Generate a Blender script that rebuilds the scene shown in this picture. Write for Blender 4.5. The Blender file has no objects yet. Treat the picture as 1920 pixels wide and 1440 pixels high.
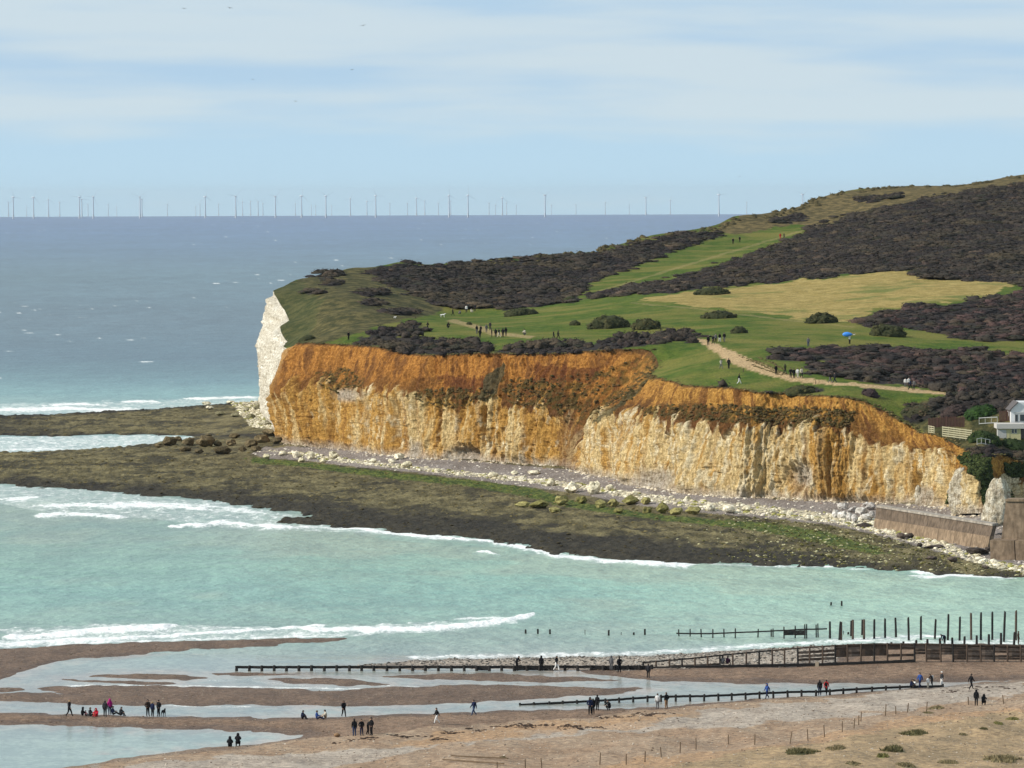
import bpy, math, random
import numpy as np
from mathutils import Vector, Matrix
rnd = random.Random(7)
rng = np.random.default_rng(11)
scene = bpy.context.scene
COL = scene.collection

# ------------------------------------------------------------------ camera
CAM_H = 55.0
FPX = 8824.0                      # focal length in pixels of a 1920 wide frame
PITCH = math.atan(351.0 / FPX)
ROLL = 0.0036
REARTH = 7.4e6                    # earth radius with refraction
cF = np.array([0, math.cos(PITCH), -math.sin(PITCH)])
cR0 = np.array([1.0, 0, 0]); cU0 = np.array([0, math.sin(PITCH), math.cos(PITCH)])
cR = math.cos(ROLL) * cR0 - math.sin(ROLL) * cU0
cU = math.sin(ROLL) * cR0 + math.cos(ROLL) * cU0
cC = np.array([0, 0, CAM_H])
cam_data = bpy.data.cameras.new('camera')
cam = bpy.data.objects.new('camera', cam_data); COL.objects.link(cam)
cam_data.sensor_width = 36.0; cam_data.sensor_fit = 'HORIZONTAL'
cam_data.lens = 36.0 * FPX / 1920.0
cam_data.clip_start = 1.0; cam_data.clip_end = 120000.0
cam.matrix_world = Matrix(((cR[0], cU[0], -cF[0], 0), (cR[1], cU[1], -cF[1], 0), (cR[2], cU[2], -cF[2], CAM_H), (0, 0, 0, 1)))
scene.camera = cam

# ------------------------------------------------------------------ light
SUN_TO = Vector((-0.80, -0.20, 0.52)).normalized()
SUN_EL = math.asin(SUN_TO.z)
sun_d = bpy.data.lights.new('sun', 'SUN'); sun_d.energy = 4.9; sun_d.angle = math.radians(0.53)
sun_d.color = (1.0, 0.93, 0.82)
sun = bpy.data.objects.new('sun', sun_d); COL.objects.link(sun)
sun.rotation_euler = SUN_TO.to_track_quat('Z', 'Y').to_euler(); sun.location = (0, 0, 300)
world = bpy.data.worlds.new('World'); scene.world = world; world.use_nodes = True
wn = world.node_tree; wn.nodes.clear()
def _wn(t, **k):
    n = wn.nodes.new(t)
    for a, b in k.items(): setattr(n, a, b)
    return n
w_out = _wn('ShaderNodeOutputWorld'); w_bg = _wn('ShaderNodeBackground')
sky = _wn('ShaderNodeTexSky', sky_type='NISHITA'); sky.sun_disc = False
sky.sun_elevation = SUN_EL; sky.sun_rotation = math.atan2(SUN_TO.x, SUN_TO.y)
sky.altitude = 50; sky.air_density = 1.0; sky.dust_density = 0.25; sky.ozone_density = 4.0
w_bg.inputs['Strength'].default_value = 0.10
tc = _wn('ShaderNodeTexCoord'); sep = _wn('ShaderNodeSeparateXYZ'); wn.links.new(tc.outputs['Generated'], sep.inputs[0])
# thin bright haze veil all round the horizon, fading towards the zenith
veil = _wn('ShaderNodeMapRange', interpolation_type='SMOOTHSTEP'); veil.inputs[1].default_value = 0.0; veil.inputs[2].default_value = 0.45; veil.inputs[3].default_value = 0.88; veil.inputs[4].default_value = 0.12
wn.links.new(sep.outputs['Z'], veil.inputs[0])
vg = _wn('ShaderNodeMapRange', interpolation_type='SMOOTHSTEP'); vg.inputs[1].default_value = 0.002; vg.inputs[2].default_value = 0.032; wn.links.new(sep.outputs['Z'], vg.inputs[0])
vc = _wn('ShaderNodeMix', data_type='RGBA'); vc.inputs[6].default_value = (5.05, 7.45, 9.3, 1); vc.inputs[7].default_value = (4.45, 6.45, 8.6, 1); wn.links.new(vg.outputs[0], vc.inputs[0])
tint = _wn('ShaderNodeMix', data_type='RGBA'); wn.links.new(veil.outputs[0], tint.inputs[0]); wn.links.new(sky.outputs[0], tint.inputs[6]); wn.links.new(vc.outputs[2], tint.inputs[7])
mp = _wn('ShaderNodeMapping'); mp.inputs['Scale'].default_value = (9, 9, 84)
wn.links.new(tc.outputs['Generated'], mp.inputs['Vector'])
cn = _wn('ShaderNodeTexNoise'); cn.inputs['Scale'].default_value = 1.0; cn.inputs['Detail'].default_value = 4.0; cn.inputs['Roughness'].default_value = 0.5; cn.inputs['Distortion'].default_value = 0.1
wn.links.new(mp.outputs[0], cn.inputs['Vector'])
# cloud cover grows with elevation, streaky bands of thin high cloud
el = _wn('ShaderNodeMapRange'); el.inputs[1].default_value = 0.004; el.inputs[2].default_value = 0.045; el.inputs[3].default_value = -0.10; el.inputs[4].default_value = 0.15
wn.links.new(sep.outputs['Z'], el.inputs[0])
add = _wn('ShaderNodeMath', operation='ADD'); wn.links.new(cn.outputs[0], add.inputs[0]); wn.links.new(el.outputs[0], add.inputs[1])
cr = _wn('ShaderNodeMapRange', interpolation_type='SMOOTHSTEP'); cr.inputs[1].default_value = 0.40; cr.inputs[2].default_value = 0.66; cr.inputs[3].default_value = 0.0; cr.inputs[4].default_value = 0.75
wn.links.new(add.outputs[0], cr.inputs[0])
cm = _wn('ShaderNodeMix', data_type='RGBA'); cm.inputs[7].default_value = (6.6, 7.6, 8.0, 1)
wn.links.new(cr.outputs[0], cm.inputs[0]); wn.links.new(tint.outputs[2], cm.inputs[6])
wn.links.new(cm.outputs[2], w_bg.inputs['Color']); wn.links.new(w_bg.outputs[0], w_out.inputs[0])
vs = scene.view_settings; vs.view_transform = 'Standard'; vs.look = 'None'; vs.exposure = 0.0; vs.gamma = 1.0; vs.use_curve_mapping = False
scene.cycles.max_bounces = 4; scene.cycles.diffuse_bounces = 2; scene.cycles.glossy_bounces = 2; scene.cycles.caustics_reflective = False
scene.cycles.sample_clamp_indirect = 4.0

# ------------------------------------------------------------------ helpers
def project(P):
    v = P - cC
    d = v @ cF
    return 960 + FPX * (v @ cR) / d, 720 - FPX * (v @ cU) / d
def raydir(px, py):
    return cF + (px - 960) / FPX * cR + (720 - py) / FPX * cU
def at_z(px, py, z=0.0):
    d = raydir(px, py); return cC + d * ((z - CAM_H) / d[2])
def at_y(px, py, Y):
    d = raydir(px, py); return cC + d * (Y / d[1])
_perm = np.random.default_rng(3).permutation(256); _perm = np.concatenate([_perm, _perm, _perm])
_g = np.random.default_rng(4).normal(size=(256, 3)); _g /= np.linalg.norm(_g, axis=1)[:, None]
def noise(x, y=0.0, z=0.0):
    x, y, z = np.broadcast_arrays(np.asarray(x, float), y, z)
    xi = np.floor(x).astype(int); yi = np.floor(y).astype(int); zi = np.floor(z).astype(int)
    xf = x - xi; yf = y - yi; zf = z - zi
    u = xf * xf * xf * (xf * (xf * 6 - 15) + 10); v = yf * yf * yf * (yf * (yf * 6 - 15) + 10); w = zf * zf * zf * (zf * (zf * 6 - 15) + 10)
    X = xi & 255; Y = yi & 255; Z = zi & 255
    def gr(i, j, k):
        h = _perm[_perm[_perm[(X + i) & 255] + ((Y + j) & 255)] + ((Z + k) & 255)]
        g = _g[h]
        return g[..., 0] * (xf - i) + g[..., 1] * (yf - j) + g[..., 2] * (zf - k)
    a = gr(0, 0, 0) * (1 - u) + gr(1, 0, 0) * u; b = gr(0, 1, 0) * (1 - u) + gr(1, 1, 0) * u
    c = gr(0, 0, 1) * (1 - u) + gr(1, 0, 1) * u; d = gr(0, 1, 1) * (1 - u) + gr(1, 1, 1) * u
    return ((a * (1 - v) + b * v) * (1 - w) + (c * (1 - v) + d * v) * w) * 1.6
def fbm(x, y=0.0, z=0.0, o=4, g=0.5):
    s = 0; a = 1.0
    x = np.asarray(x, float)
    for k in range(o):
        s = s + a * noise(x * 2 ** k + 17.3 * k, np.asarray(y) * 2 ** k + 5.1 * k, np.asarray(z) * 2 ** k + 9.7 * k); a *= g
    return s
def sstep(a, b, x):
    t = np.clip((x - a) / (b - a), 0, 1); return t * t * (3 - 2 * t)
def lerp(a, b, t): return a + (b - a) * t
def pip(x, y, poly):
    c = np.zeros(x.shape, bool); n = len(poly)
    for i in range(n):
        x1, y1 = poly[i]; x2, y2 = poly[(i + 1) % n]
        if y1 == y2: continue
        t = (y1 > y) != (y2 > y)
        c ^= t & (x < (x2 - x1) * (y - y1) / (y2 - y1) + x1)
    return c
def segd(x, y, pts, closed=False):
    d = np.full(x.shape, 1e18); n = len(pts)
    for i in range(n if closed else n - 1):
        ax, ay = pts[i][:2]; bx, by = pts[(i + 1) % n][:2]
        ex, ey = bx - ax, by - ay; L = ex * ex + ey * ey + 1e-12
        t = np.clip(((x - ax) * ex + (y - ay) * ey) / L, 0, 1)
        d = np.minimum(d, (x - ax - t * ex) ** 2 + (y - ay - t * ey) ** 2)
    return np.sqrt(d)
def new_mesh(name, V, F, mat=None, attrs=None, smooth=True, parent=None, uvcol=None):
    """V (n,3); F list/array of equal length faces; attrs {name: (n,) or (n,3)}"""
    V = np.asarray(V, np.float32); F = np.asarray(F, np.int32); k = F.shape[1]
    me = bpy.data.meshes.new(name)
    me.vertices.add(len(V)); me.vertices.foreach_set('co', V.ravel())
    me.loops.add(F.size); me.loops.foreach_set('vertex_index', F.ravel())
    me.polygons.add(len(F)); me.polygons.foreach_set('loop_start', np.arange(0, F.size, k, dtype=np.int32))
    me.polygons.foreach_set('loop_total', np.full(len(F), k, np.int32))
    me.polygons.foreach_set('use_smooth', np.full(len(F), smooth, bool))
    for an, a in (attrs or {}).items():
        a = np.asarray(a, np.float32)
        if a.ndim == 1:
            me.attributes.new(an, 'FLOAT', 'POINT').data.foreach_set('value', a)
        else:
            c4 = np.ones((len(a), 4), np.float32); c4[:, :3] = a
            me.attributes.new(an, 'FLOAT_COLOR', 'POINT').data.foreach_set('color', c4.ravel())
    me.update(calc_edges=True); me.validate()
    if mat:
        for m in (mat if isinstance(mat, (list, tuple)) else [mat]): me.materials.append(m)
    return link(name, me, parent)
def link(name, me, parent=None, loc=None):
    o = bpy.data.objects.new(name, me); COL.objects.link(o)
    if parent: o.parent = parent
    if loc is not None: o.location = loc
    return o
def thing(name, label, cat, loc=(0, 0, 0), rz=0.0, group=None):
    o = bpy.data.objects.new(name, None); COL.objects.link(o)
    o.empty_display_size = 0.5
    o.location = loc; o.rotation_euler = (0, 0, rz)
    return tag(o, label, cat, group)
def tag(o, label, cat, group=None):
    o['label'] = label; o['category'] = cat
    if group: o['group'] = group
    return o
def kind(o, k): o['kind'] = k; return o
def grid_faces(nr, nc):
    i = np.arange(nr - 1)[:, None] * nc + np.arange(nc - 1)[None, :]
    return np.stack([i, i + 1, i + nc + 1, i + nc], -1).reshape(-1, 4)
ORD = ['first', 'second', 'third', 'fourth', 'fifth', 'sixth', 'seventh', 'eighth', 'ninth', 'tenth', 'eleventh', 'twelfth', 'thirteenth', 'fourteenth', 'fifteenth', 'sixteenth', 'seventeenth', 'eighteenth', 'nineteenth', 'twentieth']
ORD += ['twenty-' + w for w in ORD[:9]] + ['thirtieth'] + ['thirty-' + w for w in ORD[:9]] + ['fortieth'] + ['forty-' + w for w in ORD[:9]] + ['fiftieth'] + ['fifty-' + w for w in ORD[:9]]

# material building
class NT:
    def __init__(s, name, rough=0.9, spec=0.2):
        s.m = bpy.data.materials.new(name); s.m.use_nodes = True; s.t = s.m.node_tree
        s.b = s.t.nodes['Principled BSDF']; s.b.inputs['Roughness'].default_value = rough
        s.b.inputs['Specular IOR Level'].default_value = spec
        s.pos = s.n('ShaderNodeNewGeometry').outputs['Position']
    def n(s, t, **k):
        x = s.t.nodes.new(t)
        for a, b in k.items(): setattr(x, a, b)
        return x
    def put(s, sock, v):
        if hasattr(v, 'is_output'): s.t.links.new(v, sock)
        else:
            if isinstance(v, (tuple, list)) and len(v) == 3 and sock.type == 'RGBA': v = (*v, 1)
            sock.default_value = v
    def attr(s, name, col=False):
        a = s.n('ShaderNodeAttribute', attribute_name=name); return a.outputs['Color' if col else 'Fac']
    def noise(s, scale=1.0, detail=3.0, rough=0.55, stretch=None, dist=0.0, vec=None):
        v = vec or s.pos
        if stretch:
            m = s.n('ShaderNodeMapping'); m.inputs['Scale'].default_value = stretch; s.put(m.inputs['Vector'], v); v = m.outputs[0]
        x = s.n('ShaderNodeTexNoise'); s.put(x.inputs['Vector'], v); x.inputs['Scale'].default_value = scale
        x.inputs['Detail'].default_value = detail; x.inputs['Roughness'].default_value = rough; x.inputs['Distortion'].default_value = dist
        return x.outputs[0]
    def mix(s, f, a, b, mode='MIX'):
        x = s.n('ShaderNodeMix', data_type='RGBA', blend_type=mode); s.put(x.inputs[0], f); s.put(x.inputs[6], a); s.put(x.inputs[7], b); return x.outputs[2]
    def math(s, op, a, b=0.0):
        x = s.n('ShaderNodeMath', operation=op); s.put(x.inputs[0], a); s.put(x.inputs[1], b); return x.outputs[0]
    def rng(s, v, a, b, c=0.0, d=1.0, smooth=True):
        x = s.n('ShaderNodeMapRange', interpolation_type='SMOOTHSTEP' if smooth else 'LINEAR')
        s.put(x.inputs[0], v)
        for i, q in enumerate((a, b, c, d)): x.inputs[i + 1].default_value = q
        return x.outputs[0]
    def bump(s, h, strength=0.5, dist=0.2):
        x = s.n('ShaderNodeBump'); x.inputs['Strength'].default_value = strength; x.inputs['Distance'].default_value = dist
        s.put(x.inputs['Height'], h); s.put(s.b.inputs['Normal'], x.outputs[0])
    def col(s, v): s.put(s.b.inputs['Base Color'], v); return s
def plain(name, c, rough=0.8, spec=0.2, var=0.25, scale=6.0):
    k = NT(name, rough, spec)
    k.col(k.mix(k.noise(scale, 2.0), tuple(x * (1 - var) for x in c), tuple(min(1, x * (1 + var)) for x in c)))
    return k.m

# proto geometry as numpy arrays
def ico(sub):
    t = (1 + 5 ** .5) / 2
    V = [(-1, t, 0), (1, t, 0), (-1, -t, 0), (1, -t, 0), (0, -1, t), (0, 1, t), (0, -1, -t), (0, 1, -t), (t, 0, -1), (t, 0, 1), (-t, 0, -1), (-t, 0, 1)]
    F = [(0, 11, 5), (0, 5, 1), (0, 1, 7), (0, 7, 10), (0, 10, 11), (1, 5, 9), (5, 11, 4), (11, 10, 2), (10, 7, 6), (7, 1, 8), (3, 9, 4), (3, 4, 2), (3, 2, 6), (3, 6, 8), (3, 8, 9), (4, 9, 5), (2, 4, 11), (6, 2, 10), (8, 6, 7), (9, 8, 1)]
    V = [np.array(v) / np.linalg.norm(v) for v in V]
    for _ in range(sub):
        c = {}; nf = []
        def mid(a, b):
            k = (min(a, b), max(a, b))
            if k not in c:
                m = V[a] + V[b]; V.append(m / np.linalg.norm(m)); c[k] = len(V) - 1
            return c[k]
        for a, b, d in F:
            x, y, z = mid(a, b), mid(b, d), mid(d, a)
            nf += [(a, x, z), (b, y, x), (d, z, y), (x, y, z)]
        F = nf
    return np.array(V), np.array(F)
ICO1 = ico(1); ICO2 = ico(2); ICO0 = ico(0)
def rock_proto(seed, base=ICO1, amp=0.5):
    V, F = base; r = np.random.default_rng(seed)
    o = r.uniform(0, 90, 3)
    d = 1 + amp * noise(V[:, 0] * 1.3 + o[0], V[:, 1] * 1.3 + o[1], V[:, 2] * 1.3 + o[2]) + 0.4 * amp * noise(V[:, 0] * 3 + o[0], V[:, 1] * 3, V[:, 2] * 3)
    W = V * d[:, None]
    for _ in range(5):                                   # chop flat facets
        n = r.normal(size=3); n /= np.linalg.norm(n); h = r.uniform(0.6, 0.9)
        q = W @ n; W = W - np.where(q > h, q - h, 0)[:, None] * n * 0.85
    return W, F
ROCKS0 = [rock_proto(i, ICO0, 0.45) for i in range(8)]
ROCKS = [rock_proto(i + 20, ICO1, 0.5) for i in range(10)]
def clump_proto(seed, leaves=30):
    r = np.random.default_rng(seed); V, F = ICO1
    keep = V[:, 2] > -0.45
    o = r.uniform(0, 90, 3)
    d = 1 + 0.45 * noise(V[:, 0] * 1.7 + o[0], V[:, 1] * 1.7 + o[1], V[:, 2] * 1.7 + o[2])
    W = V * d[:, None]; F = F[keep[F].all(1)]
    idx = -np.ones(len(V), int); idx[keep] = np.arange(keep.sum()); W = W[keep]; F = idx[F]
    W[:, 2] = np.maximum(W[:, 2], -0.3)
    for _ in range(leaves):                               # sprays of leafy twigs
        n = r.normal(size=3); n[2] = abs(n[2]) * 0.9; n /= np.linalg.norm(n)
        c = n * r.uniform(0.85, 1.2); s = r.uniform(0.12, 0.30)
        t = r.normal(size=(3, 3)) * s
        F = np.vstack([F, np.arange(3) + len(W)]); W = np.vstack([W, c + t])
    return W, F
CLUMPS = [clump_proto(i, 24) for i in range(10)]
def tuft_proto(seed, leaves=24):
    r = np.random.default_rng(seed); V, F = ICO1; o = r.uniform(0, 90, 3)
    W = V * (0.86 + 0.6 * noise(V[:, 0] * 1.7 + o[0], V[:, 1] * 1.7 + o[1], V[:, 2] * 1.7))[:, None]; F = F[V[F][:, :, 2].mean(1) > -0.35]
    for _ in range(leaves):
        n = r.normal(size=3); n[2] = abs(n[2]); n /= np.linalg.norm(n); c = n * r.uniform(0.8, 1.28)
        t = r.normal(size=(3, 3)) * r.uniform(0.08, 0.19); F = np.vstack([F, np.arange(3) + len(W)]); W = np.vstack([W, c + t])
    return W, F
TUFTS = [tuft_proto(i + 50, 26) for i in range(12)]
def batch(protos, pos, scale, rz=None, which=None, tilt=None):
    """join many copies of small prototypes into vertex and face arrays; returns V, F, per-vertex copy index"""
    n = len(pos); pos = np.asarray(pos, float); scale = np.asarray(scale, float)
    if scale.ndim == 1: scale = np.repeat(scale[:, None], 3, 1)
    if rz is None: rz = rng.uniform(0, 6.283, n)
    if which is None: which = rng.integers(0, len(protos), n)
    Vs = []; Fs = []; Is = []; off = 0
    for k, (pv, pf) in enumerate(protos):
        i = np.nonzero(which == k)[0]
        if not len(i): continue
        v = pv[None] * scale[i][:, None, :]
        if tilt is not None:
            a = tilt[i][:, None]; y = v[..., 1] * np.cos(a) - v[..., 2] * np.sin(a); z = v[..., 1] * np.sin(a) + v[..., 2] * np.cos(a); v = np.stack([v[..., 0], y, z], -1)
        c, s = np.cos(rz[i])[:, None], np.sin(rz[i])[:, None]
        v = np.stack([v[..., 0] * c - v[..., 1] * s, v[..., 0] * s + v[..., 1] * c, v[..., 2]], -1) + pos[i][:, None, :]
        f = pf[None] + (np.arange(len(i)) * len(pv))[:, None, None] + off
        Vs.append(v.reshape(-1, 3)); Fs.append(f.reshape(-1, 3)); Is.append(np.repeat(i, len(pv))); off += len(i) * len(pv)
    return np.vstack(Vs), np.vstack(Fs), np.concatenate(Is)
def box_arr(x0, x1, y0, y1, z0, z1):
    V = np.array([(x, y, z) for x in (x0, x1) for y in (y0, y1) for z in (z0, z1)], float)
    F = np.array([(0, 1, 3, 2), (4, 6, 7, 5), (0, 4, 5, 1), (2, 3, 7, 6), (0, 2, 6, 4), (1, 5, 7, 3)])
    return V, F
# ================================================================== the setting
# ---- cliff keys: foot, chalk top, turf edge (photo pixels) with depth offsets; foot height
CK = [  # foot px, foot z, chalk px, dM, turf px, dT
 ((2080, 950), 3.5, (2080, 905), 3, (2090, 872), 10),
 ((1990, 950), 3.5, (1990, 905), 3, (2000, 872), 10),
 ((1920, 948), 3.5, (1915, 908), 3, (1930, 872), 10),
 ((1872, 957), 3.5, (1872, 905), 3, (1895, 868), 10),
 ((1850, 963), 3.5, (1853, 930), 6, (1880, 868), 14),
 ((1835, 962), 3.5, (1836, 885), 2, (1858, 866), 9),
 ((1808, 963), 3.2, (1806, 882), 2, (1835, 860), 9),
 ((1793, 961), 2.8, (1794, 900), 5, (1812, 852), 11),
 ((1780, 960), 2, (1783, 850), 2, (1786, 842), 4),
 ((1713, 950), 2, (1725, 842), 2, (1730, 825), 5),
 ((1680, 947), 2, (1690, 842), 2, (1703, 800), 6),
 ((1640, 944), 2, (1642, 832), 2, (1662, 773), 6),
 ((1613, 942), 2, (1604, 808), 2, (1614, 747), 6),
 ((1533, 940), 2, (1535, 803), 2, (1565, 742), 6),
 ((1433, 934), 2, (1450, 800), 2, (1478, 738), 6),
 ((1380, 934), 2, (1400, 800), 2, (1425, 734), 6),
 ((1280, 925), 2, (1300, 793), 2, (1338, 726), 6),
 ((1233, 919), 2, (1253, 792), 2, (1286, 719), 6),
 ((1193, 912), 2, (1205, 783), 2, (1248, 712), 7),
 ((1155, 900), 2, (1173, 773), 2, (1228, 708), 8),
 ((1120, 892), 2, (1125, 772), 2, (1216, 704), 8),
 ((1086, 886), 2, (1098, 815), 3, (1236, 690), 10),
 ((1074, 881), 2, (1082, 850), 6, (1222, 651), 16),
 ((1058, 876), 2, (1062, 800), 3, (1150, 655), 9),
 ((1027, 873), 2, (1030, 758), 2, (1080, 662), 7),
 ((947, 868), 2, (955, 758), 2, (992, 663), 6),
 ((893, 866), 2, (900, 745), 2, (942, 662), 6),
 ((843, 863), 2, (850, 750), 2, (885, 661), 6),
 ((767, 859), 2, (770, 740), 2, (812, 663), 6),
 ((707, 852), 2, (708, 735), 2, (750, 661), 6),
 ((667, 846), 2, (660, 728), 2, (706, 650), 6),
 ((613, 840), 2, (600, 717), 2, (648, 646), 6),
 ((560, 836), 2, (548, 730), 2, (590, 643), 5),
 ((533, 832), 2, (517, 738), 1, (558, 643), 4),
 ((526, 815), 2, (523, 735), 4, (547, 664), 12),
 ((515, 800), 2, (518, 720), 4, (531, 648), 10),
 ((505, 788), 2, (512, 700), 2, (540, 640), 8),
 ((500, 780), 2, (507, 690), 2, (521, 613), 5),
 ((496, 775), 2, (500, 670), 2, (543, 602), 8),
 ((492, 768), 2, (494, 655), 2, (533, 582), 10),
 ((489, 762), 2, (490, 645), 2, (512, 548), 18),
]
kB = []; kM = []; kT = []
for bp, bz, mp_, dm, tp, dt in CK:
    b = at_z(*bp, bz); kB.append(b); kM.append(at_y(*mp_, b[1] + dm)); kT.append(at_y(*tp, b[1] + dt))
kB, kM, kT = map(np.array, (kB, kM, kT))
SKYL = [(512, 547, 1235), (545, 528, 1262), (600, 515, 1300), (650, 505, 1325), (700, 500, 1345), (740, 492, 1360), (800, 496, 1385), (860, 492, 1410), (920, 488, 1430), (1000, 480, 1460), (1080, 475, 1490), (1120, 472, 1510), (1140, 463, 1535), (1180, 452, 1570), (1220, 441, 1600), (1300, 430, 1650), (1350, 420, 1680), (1376, 406, 1700), (1420, 402, 1720), (1470, 394, 1750), (1505, 385, 1770), (1530, 373, 1790), (1590, 357, 1820), (1640, 353, 1835), (1700, 349, 1850), (1800, 347, 1865), (1850, 339, 1880), (1920, 327, 1895), (2010, 322, 1900)]
kS = np.array([at_y(*s) for s in SKYL])
INNER = [(600, 560, 1170), (640, 620, 1035), (700, 610, 1065), (620, 590, 1100), (700, 560, 1180), (760, 590, 1130), (840, 590, 1180), (780, 540, 1260), (900, 578, 1195), (960, 530, 1330), (860, 520, 1330), (1060, 566, 1210), (1000, 520, 1370), (1090, 552, 1235), (1150, 500, 1430), (1300, 488, 1460), (1200, 530, 1300), (1400, 463, 1560), (1480, 440, 1620), (1520, 425, 1665),
 (760, 625, 1030), (850, 625, 1020), (925, 630, 1010), (925, 605, 1090), (1045, 632, 1000), (1045, 600, 1090), (1140, 610, 1040), (1200, 640, 965), (1200, 562, 1150), (1310, 580, 1085), (1300, 640, 945), (1300, 690, 880), (1350, 665, 905), (1260, 690, 895), (1370, 612, 1005), (1420, 690, 868), (1455, 640, 935), (1400, 720, 843), (1480, 708, 850), (1560, 717, 842), (1700, 731, 836), (1800, 738, 832),
 (1400, 537, 1210), (1250, 548, 1190), (1560, 520, 1205), (1690, 508, 1215), (1900, 524, 1165), (1500, 490, 1340), (1650, 450, 1450), (1600, 480, 1345), (1800, 440, 1460), (1900, 430, 1480), (1700, 388, 1690), (1590, 405, 1695), (1800, 366, 1730), (1920, 347, 1760), (1850, 400, 1600), (1700, 420, 1570), (1980, 400, 1600),
 (1600, 605, 1015), (1700, 570, 1070), (1860, 556, 1085), (1500, 595, 1050), (1480, 560, 1125), (1700, 620, 985), (1800, 640, 955), (1920, 652, 945), (1600, 650, 925), (1750, 665, 915), (1920, 665, 925), (1650, 715, 853), (1900, 735, 843), (1990, 740, 835), (1680, 755, 822), (1760, 765, 815), (1850, 768, 808), (1920, 770, 802), (1760, 812, 792), (1830, 815, 783), (1880, 822, 772), (1950, 822, 768), (1960, 850, 760), (1740, 800, 803), (2050, 640, 960), (2050, 520, 1200), (2050, 760, 815), (2060, 340, 1800)]
ctrl = np.vstack([kT, kS, np.array([at_y(*s) for s in INNER])])
YS = 0.42
def tps_fit(P, z, lam):
    X = np.c_[P[:, 0], P[:, 1] * YS] / 100.0; n = len(X)
    r = np.linalg.norm(X[:, None] - X[None], axis=2); K = np.where(r > 0, r * r * np.log(r + 1e-12), 0) + lam * np.eye(n)
    A = np.c_[np.ones(n), X]; M = np.block([[K, A], [A.T, np.zeros((3, 3))]])
    return X, np.linalg.solve(M, np.r_[z, 0, 0, 0])
_tx, _tw = tps_fit(ctrl, ctrl[:, 2], 0.0012)
def land_raw(x, y):
    x = np.asarray(x, float); sh = x.shape; q = np.c_[x.ravel(), np.asarray(y, float).ravel() * YS] / 100.0
    out = np.zeros(len(q))
    for i in range(0, len(q), 20000):
        p = q[i:i + 20000]; r = np.sqrt(((p[:, None] - _tx[None]) ** 2).sum(2))
        out[i:i + 20000] = np.where(r > 0, r * r * np.log(r + 1e-12), 0) @ _tw[:len(_tx)] + _tw[-3] + p @ _tw[-2:]
    return out.reshape(sh)
def land_z(x, y):
    x = np.asarray(x, float); y = np.asarray(y, float)
    return land_raw(x, y) + 0.30 * fbm(x / 22, y / 22, 3.0, 3)
# ---- shore line dense curves along the cliff
seglen = np.linalg.norm(np.diff(kB[:, :2], axis=0), axis=1); sk = np.r_[0, np.cumsum(seglen)]
bpx, _ = project(kB); scr = np.abs(np.diff(bpx)) + seglen * 0.22
NCOL = 1360
cum = np.r_[0, np.cumsum(scr)]; par = np.interp(np.linspace(0, cum[-1], NCOL), cum, np.arange(len(kB)))
def crv(K, smooth=0):
    o = np.stack([np.interp(par, np.arange(len(K)), K[:, i]) for i in range(3)], 1)
    return o
def box_s(a, n):
    k = np.ones(n) / n; p = np.pad(a, ((n, n), (0, 0)), mode='edge')
    return np.stack([np.convolve(p[:, i], k, 'same') for i in range(a.shape[1])], 1)[n:-n]
cB = box_s(crv(kB), 9); cM = box_s(crv(kM), 5); cT = box_s(crv(kT), 5)
arc = np.r_[0, np.cumsum(np.linalg.norm(np.diff(cB[:, :2], axis=0), axis=1))]
tan = np.gradient(box_s(cB, 61)[:, :2], axis=0); tan /= np.linalg.norm(tan, axis=1)[:, None] + 1e-9
nor = np.stack([-tan[:, 1], tan[:, 0]], 1)            # travelling left along the cliff: sea is on the left hand
if (nor[:, 0].mean() > 0): nor = -nor
# ragged turf edge
edge_n = 0.5 * fbm(arc / 5.0, 2.2, 0, 4) + 0.25 * noise(arc / 1.1, 7.7)
cT[:, :2] += nor * edge_n[:, None]
cT[:, 2] = land_z(cT[:, 0], cT[:, 1])
coast = [tuple(p) for p in cT[::3, :2]] + [tuple(p[:2]) for p in kS] + [(330, 1905), (330, 700)]

# ---- land surface
DX, DY = 0.66, 2.1
gx = np.arange(-68, 262, DX); gy = np.arange(752, 1912, DY)
GX, GY = np.meshgrid(gx, gy)
cgx = np.linspace(-75, 270, 120); cgy = np.linspace(740, 1920, 240)      # coarse evaluation then bilinear
CZ = land_raw(*np.meshgrid(cgx, cgy))
def land_fast(x, y):
    x = np.asarray(x, float); y = np.asarray(y, float)
    fx = np.clip((x - cgx[0]) / (cgx[1] - cgx[0]), 0, len(cgx) - 1.001); fy = np.clip((y - cgy[0]) / (cgy[1] - cgy[0]), 0, len(cgy) - 1.001)
    i = fx.astype(int); j = fy.astype(int); u = fx - i; v = fy - j
    z = (CZ[j, i] * (1 - u) + CZ[j, i + 1] * u) * (1 - v) + (CZ[j + 1, i] * (1 - u) + CZ[j + 1, i + 1] * u) * v
    return z + 0.30 * fbm(x / 22, y / 22, 3.0, 3)
cT[:, 2] = land_fast(cT[:, 0], cT[:, 1])
inside = pip(GX, GY, coast) & (GX < GY * 0.128 + 22)
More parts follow.
